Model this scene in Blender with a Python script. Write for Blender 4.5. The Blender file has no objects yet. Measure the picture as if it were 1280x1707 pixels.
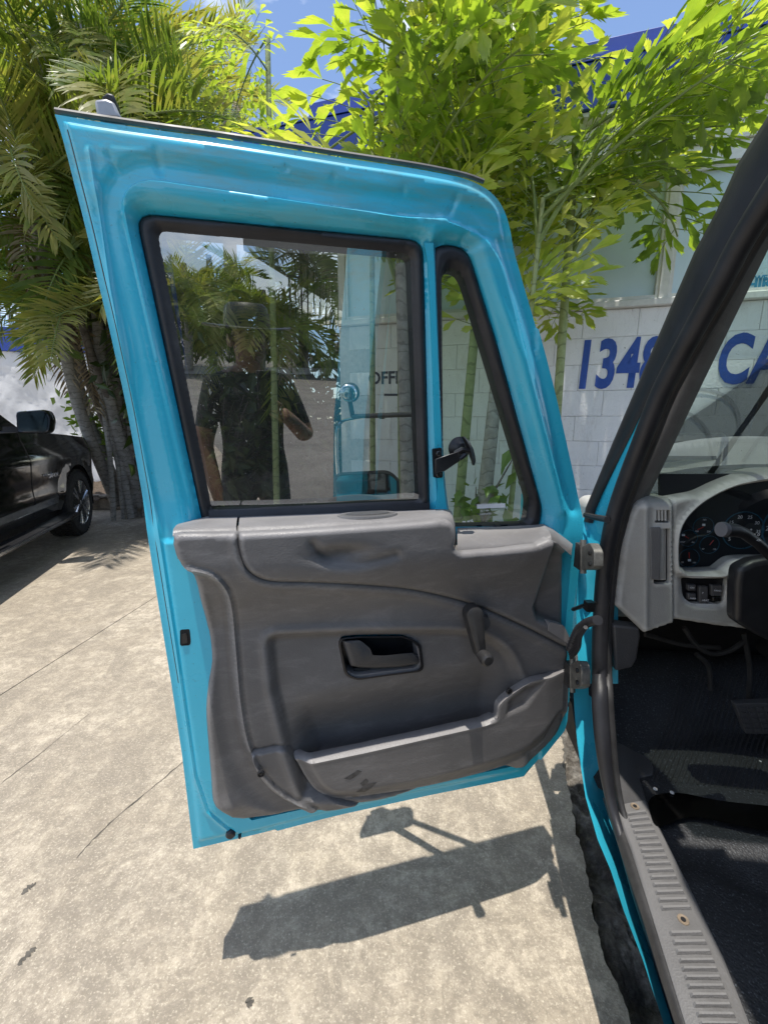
import bpy, bmesh, math, random
import numpy as np
from mathutils import Vector, Matrix
from mathutils.geometry import delaunay_2d_cdt
random.seed(11); RNG = np.random.default_rng(7)
R = math.radians
SC = bpy.context.scene
COL = SC.collection

# ------------------------------------------------------------------ camera
CAM_H = 1.35
FPX = 720.0                       # focal length in pixels of the 1280 px wide photograph
PITCH = math.atan(145.0 / FPX)
cam_d = bpy.data.cameras.new('camera'); cam = bpy.data.objects.new('camera', cam_d); COL.objects.link(cam)
cam_d.sensor_fit = 'HORIZONTAL'; cam_d.sensor_width = 36; cam_d.lens = 36 * FPX / 1280
cam_d.clip_start = 0.02; cam_d.clip_end = 3000
cam.location = (0, 0, CAM_H); cam.rotation_euler = (math.pi / 2 - PITCH, 0, 0)
SC.camera = cam

# ------------------------------------------------------------------ light
SUN_EL, SUN_AZ = 83.0, 205.0       # degrees; azimuth clockwise from +Y
w = bpy.data.worlds.new('World'); SC.world = w; w.use_nodes = True
nt = w.node_tree; nt.nodes.clear()
out = nt.nodes.new('ShaderNodeOutputWorld'); bg = nt.nodes.new('ShaderNodeBackground')
sky = nt.nodes.new('ShaderNodeTexSky'); sky.sky_type = 'NISHITA'; sky.sun_disc = False
sky.sun_elevation = R(SUN_EL); sky.sun_rotation = R(SUN_AZ); sky.air_density = 1.0; sky.dust_density = 0.6; sky.ozone_density = 1.5
bg.inputs['Strength'].default_value = 0.15
tc = nt.nodes.new('ShaderNodeTexCoord'); mp = nt.nodes.new('ShaderNodeMapping'); mp.inputs['Scale'].default_value = (1, 1, 2.6)
no = nt.nodes.new('ShaderNodeTexNoise'); no.inputs['Scale'].default_value = 2.3; no.inputs['Detail'].default_value = 9; no.inputs['Roughness'].default_value = .58
rp = nt.nodes.new('ShaderNodeValToRGB'); rp.color_ramp.elements[0].position = .50; rp.color_ramp.elements[1].position = .68
mx = nt.nodes.new('ShaderNodeMixRGB'); mx.inputs['Color2'].default_value = (10.5, 10.8, 11.2, 1)
nt.links.new(tc.outputs['Generated'], mp.inputs['Vector']); nt.links.new(mp.outputs[0], no.inputs['Vector'])
nt.links.new(no.outputs['Fac'], rp.inputs['Fac']); nt.links.new(rp.outputs['Color'], mx.inputs['Fac'])
gm = nt.nodes.new('ShaderNodeMixRGB'); gm.blend_type = 'MULTIPLY'; gm.inputs['Fac'].default_value = 1; gm.inputs['Color2'].default_value = (1.25, 1.25, 1.3, 1)
nt.links.new(sky.outputs['Color'], gm.inputs['Color1'])
nt.links.new(gm.outputs['Color'], mx.inputs['Color1']); nt.links.new(mx.outputs['Color'], bg.inputs['Color']); nt.links.new(bg.outputs[0], out.inputs['Surface'])
sl = bpy.data.lights.new('sun', 'SUN'); sl.energy = 4.5; sl.angle = R(.55); sl.color = (1, .955, .88)
so = bpy.data.objects.new('sun', sl); COL.objects.link(so)
sd = Vector((math.sin(R(SUN_AZ)) * math.cos(R(SUN_EL)), math.cos(R(SUN_AZ)) * math.cos(R(SUN_EL)), math.sin(R(SUN_EL))))
so.rotation_euler = sd.to_track_quat('Z', 'Y').to_euler(); so.location = (0, 0, 30)
SC.view_settings.view_transform = 'Standard'; SC.view_settings.look = 'None'; SC.view_settings.gamma = 1
SC.view_settings.use_curve_mapping = False; SC.view_settings.exposure = 0.2
SC.cycles.max_bounces = 10; SC.cycles.transparent_max_bounces = 24; SC.cycles.use_denoising = True

# ------------------------------------------------------------------ survey helpers: bearings measured in the photograph -> points on real planes
CP, SP = math.cos(PITCH), math.sin(PITCH)
def ray(px, py):
    x = (px - 640) / FPX; y = -(py - 853.5) / FPX
    return np.array([x, CP + y * SP, -SP + y * CP])
def to_px(p):
    p = np.asarray(p, float); q = p - np.array([0, 0, CAM_H])
    yc = q[..., 1] * SP + q[..., 2] * CP; zc = q[..., 1] * CP - q[..., 2] * SP
    return np.stack([640 + FPX * q[..., 0] / zc, 853.5 - FPX * yc / zc], -1)
def ground_pt(px, py, z=0.):
    d = ray(px, py); s = (z - CAM_H) / d[2]; return Vector((d[0] * s, d[1] * s, z))
class Surf:
    """upright surface: nh.p = D - f(z); s runs along it, h comes out of it towards the viewer"""
    def __init__(S, az, D, f=None):
        a = R(az); S.u = np.array([math.sin(a), math.cos(a), 0.]); S.n = np.array([-S.u[1], S.u[0], 0.])
        if S.n @ np.array([0, 1, 0.]) < 0: S.n = -S.n
        S.D = D; S.f = f or (lambda z: 0 * z)
    def sz(S, px, py, h=0):
        d = ray(px, py); s = S.D / (S.n @ d)
        for _ in range(40):
            z = CAM_H + d[2] * s; s = .5 * s + .5 * (S.D - S.f(z) - h) / (S.n @ d)
        return (float(S.u @ d) * s, CAM_H + d[2] * s)
    def pt(S, s, z, h=0):
        s, z = np.asarray(s, float), np.asarray(z, float); k = (S.D - S.f(z) - h)
        return s[..., None] * S.u + k[..., None] * S.n + z[..., None] * np.array([0, 0, 1.])
    def at(S, px, py, h=0):
        s, z = S.sz(px, py, h); return Vector(S.pt(s, z, h))

# ------------------------------------------------------------------ tagging
LOC = {}
def tag(o, label=None, cat=None, group=None, kind=None):
    if label: o['label'] = label
    if cat: o['category'] = cat
    if group: o['group'] = group
    if kind: o['kind'] = kind
    return o
def thing(name, label, cat, loc=(0, 0, 0), group=None, rz=0):
    o = bpy.data.objects.new(name, None); o.empty_display_size = .1; COL.objects.link(o); o.location = loc; o.rotation_euler = (0, 0, rz)
    LOC[o.name] = Vector(loc)
    return tag(o, label, cat, group)
def link(name, me, mat=None, parent=None, mods=None):
    o = bpy.data.objects.new(name, me); COL.objects.link(o)
    if mat is not None and not me.materials: me.materials.append(mat)
    if parent is not None:
        o.parent = parent
        if parent.name in LOC: o.matrix_parent_inverse = Matrix.Translation(-LOC[parent.name])
    return o
def bev(o, wd=.003, seg=2, ang=35):
    m = o.modifiers.new('bevel', 'BEVEL'); m.width = wd; m.segments = seg; m.limit_method = 'ANGLE'; m.angle_limit = R(ang)
    return o

class MB:
    def __init__(S): S.v = []; S.f = []
    def add(S, vs, fs):
        b = len(S.v); S.v += [tuple(v) for v in vs]; S.f += [tuple(b + i for i in f) for f in fs]; return S
    def box(S, c, size, M=None):
        hx, hy, hz = [k / 2 for k in size]
        vs = [Vector((x, y, z)) for x in (-hx, hx) for y in (-hy, hy) for z in (-hz, hz)]
        if M is not None: vs = [M @ v for v in vs]
        vs = [v + Vector(c) for v in vs]
        return S.add(vs, [(0, 1, 3, 2), (4, 6, 7, 5), (0, 4, 5, 1), (2, 3, 7, 6), (0, 2, 6, 4), (1, 5, 7, 3)])
    def tube(S, path, rad, n=8, flat=1.0, cap=True, up=None):
        P = [Vector(p) for p in path]; m = len(P)
        if not hasattr(rad, '__len__'): rad = [rad] * m
        T = [(P[min(i + 1, m - 1)] - P[max(i - 1, 0)]).normalized() for i in range(m)]
        a = Vector(up) if up else Vector((0, 0, 1)) if abs(T[0].z) < .9 else Vector((1, 0, 0))
        x = T[0].cross(a).normalized(); vs = []
        for i in range(m):
            x = (x - T[i] * x.dot(T[i])).normalized(); y = T[i].cross(x)
            for k in range(n):
                t = 2 * math.pi * k / n; vs.append(P[i] + (x * math.cos(t) + y * math.sin(t) * flat) * rad[i])
        fs = [(i * n + k, i * n + (k + 1) % n, (i + 1) * n + (k + 1) % n, (i + 1) * n + k) for i in range(m - 1) for k in range(n)]
        if cap: fs += [tuple(range(n - 1, -1, -1)), tuple((m - 1) * n + k for k in range(n))]
        return S.add(vs, fs)
    def prism(S, poly, vec):
        n = len(poly); vec = Vector(vec); P = [Vector(p) for p in poly]
        return S.add(P + [p + vec for p in P], [tuple(range(n)), tuple(range(2 * n - 1, n - 1, -1))] + [(i, i + n, (i + 1) % n + n, (i + 1) % n) for i in range(n)])
    def loft(S, rows, close=False, cap=False):
        n = len(rows[0]); vs = [p for r in rows for p in r]; k = n if close else n - 1
        fs = [(i * n + j, i * n + (j + 1) % n, (i + 1) * n + (j + 1) % n, (i + 1) * n + j) for i in range(len(rows) - 1) for j in range(k)]
        if cap: fs += [tuple(range(n)), tuple((len(rows) - 1) * n + j for j in range(n - 1, -1, -1))]
        return S.add(vs, fs)
    def lathe(S, c, axis, prof, n=24):
        ax = Vector(axis).normalized(); a = Vector((0, 0, 1)) if abs(ax.z) < .9 else Vector((1, 0, 0))
        x = ax.cross(a).normalized(); y = ax.cross(x); c = Vector(c)
        rows = [[c + ax * h + (x * math.cos(2 * math.pi * k / n) + y * math.sin(2 * math.pi * k / n)) * r for k in range(n)] for r, h in prof]
        return S.loft(rows, close=True, cap=True)
    def mesh(S, name, smooth=40, recalc=True):
        me = bpy.data.meshes.new(name); me.from_pydata(S.v, [], S.f); me.validate()
        if recalc:
            bm = bmesh.new(); bm.from_mesh(me); bmesh.ops.recalc_face_normals(bm, faces=bm.faces); bm.to_mesh(me); bm.free()
        if smooth:
            me.shade_smooth(); me.set_sharp_from_angle(angle=R(smooth))
        return me
    def build(S, name, mat, parent=None, smooth=40, recalc=True):
        return link(name, S.mesh(name, smooth, recalc), mat, parent)

def rounded(pts, closed=True, seg=7):
    """pts: (x, y, r) corners rounded with radius r"""
    res = []; n = len(pts)
    for i in range(n):
        x, y = pts[i][:2]; r = pts[i][2] if len(pts[i]) > 2 else 0
        if r <= 0 or (not closed and i in (0, n - 1)): res.append((x, y)); continue
        a = Vector(pts[i - 1][:2]); b = Vector((x, y)); c = Vector(pts[(i + 1) % n][:2])
        p = b + (a - b).normalized() * r; q = b + (c - b).normalized() * r
        for k in range(seg + 1):
            t = k / seg; res.append(tuple(p * (1 - t) ** 2 + b * 2 * t * (1 - t) + q * t * t))
    return res
def smoothline(pts, n=6, closed=False):
    P = [np.array(p[:2], float) for p in pts]; res = []; m = len(P)
    for i in range(m if closed else m - 1):
        p1, p2 = P[i], P[(i + 1) % m]
        p0 = P[i - 1] if (closed or i > 0) else 2 * p1 - p2
        p3 = P[(i + 2) % m] if (closed or i + 2 < m) else 2 * p2 - p1
        for k in range(n):
            t = k / n
            res.append(tuple(.5 * (2 * p1 + (p2 - p0) * t + (2 * p0 - 5 * p1 + 4 * p2 - p3) * t * t + (3 * p1 - p0 - 3 * p2 + p3) * t ** 3)))
    if not closed: res.append(tuple(P[-1]))
    return res
def resample(poly, step):
    res = []; n = len(poly)
    for i in range(n):
        a = np.array(poly[i]); b = np.array(poly[(i + 1) % n]); L = np.linalg.norm(b - a)
        if L < 1e-7: continue
        k = max(1, int(round(L / step)))
        for j in range(k): res.append(tuple(a + (b - a) * j / k))
    q = [res[0]]
    for p in res[1:]:
        if math.dist(p, q[-1]) > step * .3: q.append(p)
    if math.dist(q[0], q[-1]) < step * .3: q.pop()
    return q
def inside(P, poly):
    P = np.asarray(P); poly = np.asarray(poly); c = np.zeros(len(P), bool)
    x, y = P[:, 0], P[:, 1]; n = len(poly); j = n - 1
    for i in range(n):
        xi, yi = poly[i]; xj, yj = poly[j]
        if yi != yj:
            c ^= ((yi > y) != (yj > y)) & (x < (xj - xi) * (y - yi) / (yj - yi) + xi)
        j = i
    return c
def dline(P, line, closed=False):
    P = np.asarray(P, float); d = np.full(len(P), 1e9); n = len(line)
    for i in range(n if closed else n - 1):
        a = np.array(line[i], float); b = np.array(line[(i + 1) % n], float); ab = b - a
        t = np.clip(((P - a) @ ab) / max(ab @ ab, 1e-12), 0, 1); q = a + t[:, None] * ab
        d = np.minimum(d, np.hypot(*(P - q).T))
    return d
def sdist(P, poly):           # negative inside
    d = dline(P, poly, True); return np.where(inside(P, poly), -d, d)
def ss(x, a, b):
    t = np.clip((x - a) / (b - a), 0, 1); return t * t * (3 - 2 * t)
def bump(d, wd): return np.exp(-(d / wd) ** 2)

def offs(line, o):
    P = [np.array(p, float) for p in line]; res = []
    for i, p in enumerate(P):
        d = P[min(i + 1, len(P) - 1)] - P[max(i - 1, 0)]; d = d / max(np.linalg.norm(d), 1e-9); res.append((p[0] - d[1] * o, p[1] + d[0] * o))
    return res
def sheet(outline, holes, step, pos, skirt=None, name='sheet', smooth=50, lines=()):
    """triangulated sheet with exact outline and holes; pos(P) gives 3-D points; skirt = vector added to the rim"""
    o = resample(outline, step); hs = [resample(h, step) for h in holes]
    A = np.array(o); x0, y0 = A.min(0); x1, y1 = A.max(0)
    gx, gy = np.meshgrid(np.arange(x0, x1, step), np.arange(y0, y1, step)); gx = gx + (np.arange(gx.shape[0]) % 2)[:, None] * step * .5
    G = np.stack([gx.ravel(), gy.ravel()], -1)
    k = inside(G, o) & (dline(G, o, True) > step * .6)
    for h in hs: k &= ~inside(G, h) & (dline(G, h, True) > step * .6)
    G = G[k]
    lns = []
    for l in lines:
        q = []
        for a, b_ in zip(l[:-1], l[1:]):
            k_ = max(1, int(round(math.dist(a, b_) / step)))
            q += [tuple(np.array(a) + (np.array(b_) - np.array(a)) * j / k_) for j in range(k_)]
        q.append(tuple(l[-1])); q = np.array(q); ok = inside(q, o) & (dline(q, o, True) > step * .3)
        for h in hs: ok &= ~inside(q, h) & (dline(q, h, True) > step * .3)
        lns.append((q, ok))
        G = G[dline(G, q) > step * .45]
    V = []; E = []; loops = []
    for lp in [o] + hs:
        b = len(V); V += lp; E += [(b + i, b + (i + 1) % len(lp)) for i in range(len(lp))]; loops.append(list(range(b, len(V))))
    for q, ok in lns:
        prev = None
        for p_, k_ in zip(q, ok):
            if not k_: prev = None; continue
            V.append(tuple(p_))
            if prev is not None: E.append((prev, len(V) - 1))
            prev = len(V) - 1
    nb = len(V); V += [tuple(g) for g in G]
    vs, es, fs, ov, oe, of = delaunay_2d_cdt([Vector(v) for v in V], E, [], 0, 1e-7)
    VV = np.array([tuple(v) for v in vs]); F = np.array([tuple(f) for f in fs])
    c = VV[F].mean(1); k = inside(c, o)
    for h in hs: k &= ~inside(c, h)
    F = F[k]; P3 = np.asarray(pos(VV)); m = MB(); m.v = [tuple(p) for p in P3]; m.f = [tuple(int(i) for i in f) for f in F]
    if skirt is not None:
        back = {}
        for i, orig in enumerate(ov):
            for q in orig: back[q] = i
        sk = np.asarray(skirt)
        for lp in loops:
            ids = [back.get(i, i) for i in lp]; b = len(m.v)
            m.v += [tuple(P3[i] + sk) for i in ids]; n = len(ids)
            m.f += [(ids[i], ids[(i + 1) % n], b + (i + 1) % n, b + i) for i in range(n)]
    return m

# ------------------------------------------------------------------ materials
def newmat(name):
    m = bpy.data.materials.new(name); m.use_nodes = True; t = m.node_tree; t.nodes.clear()
    o = t.nodes.new('ShaderNodeOutputMaterial'); b = t.nodes.new('ShaderNodeBsdfPrincipled'); t.links.new(b.outputs[0], o.inputs['Surface'])
    return m, t, b, o
def N(t, ty, **kw):
    n = t.nodes.new(ty)
    for k, v in kw.items():
        if k in n.inputs.keys(): n.inputs[k].default_value = v
        else: setattr(n, k, v)
    return n
def coord(t, scale=(1, 1, 1), rot=(0, 0, 0)):
    c = N(t, 'ShaderNodeTexCoord'); m = N(t, 'ShaderNodeMapping'); m.inputs['Scale'].default_value = scale; m.inputs['Rotation'].default_value = rot
    g = N(t, 'ShaderNodeNewGeometry'); t.links.new(g.outputs['Position'], m.inputs['Vector']); return m.outputs[0]
def noise(t, vec, scale, detail=4, rough=.55, dist=0):
    n = N(t, 'ShaderNodeTexNoise'); n.inputs['Scale'].default_value = scale; n.inputs['Detail'].default_value = detail
    n.inputs['Roughness'].default_value = rough; n.inputs['Distortion'].default_value = dist
    if vec is not None: t.links.new(vec, n.inputs['Vector'])
    return n.outputs['Fac']
def ramp(t, fac, stops):
    r = N(t, 'ShaderNodeValToRGB'); e = r.color_ramp.elements
    while len(e) < len(stops): e.new(.5)
    for i, (p, c) in enumerate(stops):
        e[i].position = p; e[i].color = (c, c, c, 1) if not hasattr(c, '__len__') else (*c, 1)
    t.links.new(fac, r.inputs['Fac']); return r.outputs['Color']
def mixc(t, fac, a, b, mode='MIX'):
    m = N(t, 'ShaderNodeMixRGB'); m.blend_type = mode
    for k, v in (('Fac', fac), ('Color1', a), ('Color2', b)):
        if isinstance(v, bpy.types.NodeSocket): t.links.new(v, m.inputs[k])
        elif hasattr(v, '__len__'): m.inputs[k].default_value = (*v, 1)
        else: m.inputs[k].default_value = v
    return m.outputs['Color']
def addbump(t, b, h, strength=.3, dist=.01, prev=None):
    n = N(t, 'ShaderNodeBump'); n.inputs['Strength'].default_value = strength; n.inputs['Distance'].default_value = dist
    t.links.new(h, n.inputs['Height'])
    if prev is not None: t.links.new(prev, n.inputs['Normal'])
    if b is not None: t.links.new(n.outputs[0], b.inputs['Normal'])
    return n.outputs[0]
def simple(name, col, rough=.5, metal=0, var=.15, scale=30, bumps=.0, bscale=200, coat=0, spec=.5, bdist=.002):
    m, t, b, o = newmat(name); v = coord(t)
    f = noise(t, v, scale, 5, .6); c = ramp(t, f, [(.25, tuple(k * (1 - var) for k in col)), (.75, tuple(min(1, k * (1 + var)) for k in col))])
    t.links.new(c, b.inputs['Base Color']); b.inputs['Metallic'].default_value = metal
    rr = ramp(t, noise(t, v, scale * .6, 4), [(.3, max(0, rough - .08)), (.7, min(1, rough + .1))]); t.links.new(rr, b.inputs['Roughness'])
    b.inputs['Coat Weight'].default_value = coat; b.inputs['Coat Roughness'].default_value = .06; b.inputs['Specular IOR Level'].default_value = spec
    if bumps: addbump(t, b, noise(t, v, bscale, 3), bumps, bdist)
    return m

M = {}
# painted teal steel, faded and dirty towards the gutter edge
m, t, b, o = newmat('teal_paint'); v = coord(t)
f = noise(t, v, 3.5, 6, .65); c = ramp(t, f, [(.3, (.036, .46, .64)), (.7, (.044, .52, .71))])
g = N(t, 'ShaderNodeNewGeometry'); sx = N(t, 'ShaderNodeSeparateXYZ'); t.links.new(g.outputs['Position'], sx.inputs[0])
mr = N(t, 'ShaderNodeMapRange'); mr.inputs['From Min'].default_value = 1.62; mr.inputs['From Max'].default_value = 1.80; t.links.new(sx.outputs['Z'], mr.inputs['Value'])
dn = noise(t, coord(t, (1.5, 1.5, 9)), 6, 7, .7); dm = mixc(t, 1, mr.outputs[0], ramp(t, dn, [(.42, .0), (.66, .85)]), 'MULTIPLY')
c = mixc(t, dm, c, (.14, .34, .33))
spk = ramp(t, noise(t, v, 130, 2, .5), [(.70, 0.), (.78, 1.)]); c = mixc(t, mixc(t, 1, spk, (.5, .5, .5), 'MULTIPLY'), c, (.05, .12, .13))
c = mixc(t, ramp(t, noise(t, v, 14, 8, .75), [(.60, 0.), (.85, .15)]), c, (.10, .34, .40))
t.links.new(c, b.inputs['Base Color']); t.links.new(ramp(t, noise(t, v, 9, 5), [(.3, .22), (.75, .42)]), b.inputs['Roughness'])
b.inputs['Coat Weight'].default_value = .5; b.inputs['Coat Roughness'].default_value = .06; M['teal'] = m
M['rubber'] = simple('black_rubber', (.018, .018, .021), .48, var=.4, scale=14, bumps=.15, bscale=300)
M['rubber_worn'] = simple('worn_rubber', (.032, .031, .031), .55, var=.5, scale=20, bumps=.3, bscale=160)
M['drip'] = simple('black_drip_rail', (.06, .055, .05), .5, var=.5, scale=30)
# door trim: brownish grey moulded plastic with grain, scuffs
def plastic(name, base, rough=.5, grain=.35, scuff=.5, lighten=1.35):
    m, t, b, o = newmat(name); v = coord(t)
    f = noise(t, v, 5, 8, .7); c = ramp(t, f, [(.3, tuple(k * .82 for k in base)), (.7, tuple(k * 1.14 for k in base))])
    s = ramp(t, noise(t, coord(t, (1, 1, 3.2)), 9, 9, .8, .6), [(.50, 0.), (.78, 1.)])
    c = mixc(t, mixc(t, 1, s, (scuff,) * 3, 'MULTIPLY'), c, tuple(min(1, k * lighten * 1.25) for k in base))
    sc = ramp(t, noise(t, coord(t, (2.4, 2.4, 18), (.3, .5, .2)), 14, 4, .6, .3), [(.70, 0.), (.74, .35)]); c = mixc(t, sc, c, tuple(min(1, k * 1.9) for k in base))
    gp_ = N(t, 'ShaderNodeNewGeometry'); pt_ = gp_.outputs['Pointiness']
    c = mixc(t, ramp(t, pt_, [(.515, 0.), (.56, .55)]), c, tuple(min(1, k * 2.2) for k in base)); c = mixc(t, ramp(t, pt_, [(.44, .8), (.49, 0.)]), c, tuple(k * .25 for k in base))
    t.links.new(c, b.inputs['Base Color']); t.links.new(ramp(t, noise(t, v, 7, 6, .7), [(.3, rough - .1), (.7, rough + .12)]), b.inputs['Roughness'])
    vo = N(t, 'ShaderNodeTexVoronoi'); vo.inputs['Scale'].default_value = 330; t.links.new(v, vo.inputs['Vector'])
    n1 = addbump(t, None, vo.outputs['Distance'], grain, .0012); addbump(t, b, noise(t, v, 40, 4), .06, .01, n1); M[name] = m; return m
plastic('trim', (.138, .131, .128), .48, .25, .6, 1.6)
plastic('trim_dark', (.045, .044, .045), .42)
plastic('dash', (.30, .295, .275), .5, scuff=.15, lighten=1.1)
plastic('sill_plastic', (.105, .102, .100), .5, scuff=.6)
M['black'] = simple('black_plastic', (.014, .014, .016), .38, var=.3, scale=40)
M['dark'] = simple('dark_void', (.006, .006, .007), .8)
M['screw'] = simple('screw_steel', (.09, .09, .09), .35, .9)
M['alu'] = simple('worn_hinge_steel', (.16, .155, .14), .5, .5, var=.4, scale=60, bumps=.2, bscale=120)
M['chrome'] = simple('chrome', (.75, .76, .78), .08, 1)
M['white_text'] = simple('dial_print', (.8, .82, .85), .5); M['red'] = simple('needle_red', (.6, .03, .02), .4)
M['dial_ring'] = simple('dial_ring_blue', (.02, .10, .16), .3)
# glass
def glass(name, tint, refl, rough=.0, dirt=.0):
    m = bpy.data.materials.new(name); m.use_nodes = True; t = m.node_tree; t.nodes.clear()
    o = N(t, 'ShaderNodeOutputMaterial'); tr = N(t, 'ShaderNodeBsdfTransparent'); tr.inputs['Color'].default_value = (*tint, 1)
    gl = N(t, 'ShaderNodeBsdfGlossy'); gl.inputs['Roughness'].default_value = rough; gl.inputs['Color'].default_value = (1, 1, 1, 1)
    lw = N(t, 'ShaderNodeLayerWeight'); lw.inputs['Blend'].default_value = .35
    r = ramp(t, lw.outputs['Fresnel'], [(0., refl), (1., min(1, refl + .75))])
    mx = N(t, 'ShaderNodeMixShader'); t.links.new(r, mx.inputs[0]); t.links.new(tr.outputs[0], mx.inputs[1]); t.links.new(gl.outputs[0], mx.inputs[2]); sh = mx.outputs[0]
    if dirt:
        df = N(t, 'ShaderNodeBsdfDiffuse'); df.inputs['Color'].default_value = (.5, .48, .42, 1)
        v = coord(t, (1, 1, .35)); a = ramp(t, noise(t, v, 7, 9, .75, .4), [(.45, dirt * .25), (.8, dirt)])
        sp = ramp(t, noise(t, coord(t), 240, 2, .5), [(.72, 0.), (.77, .6)]); a = mixc(t, 1, a, sp, 'ADD')
        m2 = N(t, 'ShaderNodeMixShader'); t.links.new(a, m2.inputs[0]); t.links.new(sh, m2.inputs[1]); t.links.new(df.outputs[0], m2.inputs[2]); sh = m2.outputs[0]
    t.links.new(sh, o.inputs['Surface']); M[name] = m; return m
glass('door_glass', (.58, .64, .60), .25, 0, .07); glass('vent_glass', (.62, .76, .66), .05, 0, .05)
glass('windshield_glass', (.76, .90, .82), .05, 0, .04); glass('car_glass', (.05, .06, .06), .12); glass('dial_glass', (.85, .88, .9), .05)
# concrete
m, t, b, o = newmat('concrete'); v = coord(t); vs = coord(t, (1, .30, 1), (0, 0, R(38)))
c = ramp(t, noise(t, v, 1.1, 9, .72, .5), [(.34, (.30, .265, .215)), (.46, (.42, .375, .305)), (.54, (.52, .47, .39)), (.66, (.60, .55, .465))])
c = mixc(t, ramp(t, noise(t, v, 3.6, 9, .78, .8), [(.42, .8), (.53, 0.)]), c, (.25, .225, .19))
c = mixc(t, ramp(t, noise(t, vs, 6, 10, .8, .4), [(.40, .45), (.56, 0.)]), c, (.25, .22, .18))
c = mixc(t, ramp(t, noise(t, v, 17, 9, .82), [(.46, .65), (.55, 0.)]), c, (.23, .205, .17))
c = mixc(t, ramp(t, noise(t, v, 11, 9, .85, .3), [(.53, 0.), (.68, .4)]), c, (.72, .66, .54))
c = mixc(t, ramp(t, noise(t, v, 60, 6, .8), [(.40, .35), (.52, 0.)]), c, (.20, .18, .145))
c = mixc(t, ramp(t, noise(t, v, 140, 4, .7), [(.54, 0.), (.66, .45)]), c, (.78, .72, .60))
c = mixc(t, ramp(t, noise(t, v, .55, 5, .6, 1.6), [(.56, 0.), (.70, .45)]), c, (.21, .19, .16))
vo = N(t, 'ShaderNodeTexVoronoi'); vo.inputs['Scale'].default_value = 38; t.links.new(v, vo.inputs['Vector'])
c = mixc(t, ramp(t, vo.outputs['Distance'], [(.05, .4), (.10, 0.)]), c, (.76, .72, .60))
c = mixc(t, 1., c, (1.03, .985, .93), 'MULTIPLY')
t.links.new(c, b.inputs['Base Color']); b.inputs['Roughness'].default_value = .88
n1 = addbump(t, None, noise(t, vs, 30, 8, .75), .5, .010); n2 = addbump(t, None, noise(t, v, 120, 4, .7), .4, .004, n1); addbump(t, b, noise(t, v, 9, 4), .3, .02, n2); M['concrete'] = m
m, t, b, o = newmat('rubble'); v = coord(t)
c = ramp(t, noise(t, v, 9, 9, .75), [(.35, (.06, .05, .04)), (.50, (.20, .18, .155)), (.66, (.50, .47, .42))]); t.links.new(c, b.inputs['Base Color'])
b.inputs['Roughness'].default_value = .9; addbump(t, b, noise(t, v, 60, 8, .75), .9, .02); M['rubble'] = m
m, t, b, o = newmat('asphalt'); v = coord(t)
c = ramp(t, noise(t, v, 2, 8, .7), [(.3, (.16, .15, .135)), (.7, (.27, .255, .225))]); c = mixc(t, ramp(t, noise(t, v, 90, 3), [(.35, .6), (.5, 0.)]), c, (.1, .1, .09))
t.links.new(c, b.inputs['Base Color']); b.inputs['Roughness'].default_value = .9; addbump(t, b, noise(t, v, 120, 4), .5, .01); M['asphalt'] = m
# painted masonry
def masonry(name, col, grime, bscale=60, bs=.4, lines=False):
    m, t, b, o = newmat(name); v = coord(t)
    c = ramp(t, noise(t, v, 2.2, 7, .7), [(.3, tuple(k * .86 for k in col)), (.7, col)])
    c = mixc(t, ramp(t, noise(t, coord(t, (1.4, 1.4, .5)), 5, 9, .8, .8), [(.53, 0.), (.74, .65)]), c, grime)
    c = mixc(t, ramp(t, noise(t, v, 38, 4, .7), [(.66, 0.), (.72, .8)]), c, tuple(k * .5 for k in grime))
    t.links.new(c, b.inputs['Base Color']); b.inputs['Roughness'].default_value = .75
    n1 = addbump(t, None, noise(t, v, bscale, 5, .65), bs, .01)
    vo = N(t, 'ShaderNodeTexVoronoi'); vo.inputs['Scale'].default_value = 26; t.links.new(v, vo.inputs['Vector'])
    addbump(t, b, ramp(t, vo.outputs['Distance'], [(.08, 0.), (.2, 1.)]), .15 if not lines else .6, .01, n1); M[name] = m
masonry('block_paint', (.85, .84, .83), (.50, .45, .42)); masonry('stucco', (.74, .73, .72), (.66, .65, .64), 40, .4, True)
M['mortar'] = simple('painted_mortar', (.58, .56, .54), .85, var=.2); M['siding'] = simple('white_siding', (.68, .67, .63), .6, var=.08)
M['winframe'] = simple('window_frame', (.62, .61, .58), .5, var=.1); M['film'] = simple('window_film', (.52, .64, .70), .35, var=.07, scale=2)
M['blue'] = simple('royal_blue_paint', (.018, .055, .33), .5, var=.18, scale=6, bumps=.1); M['letter'] = simple('blue_lettering', (.022, .075, .33), .6, var=.15, scale=30)
M['poster'] = simple('poster_print', (.05, .30, .48), .5); M['poster_bg'] = simple('poster_paper', (.62, .76, .80), .5)
M['inkdark'] = simple('dark_lettering', (.03, .035, .06), .6)
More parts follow.
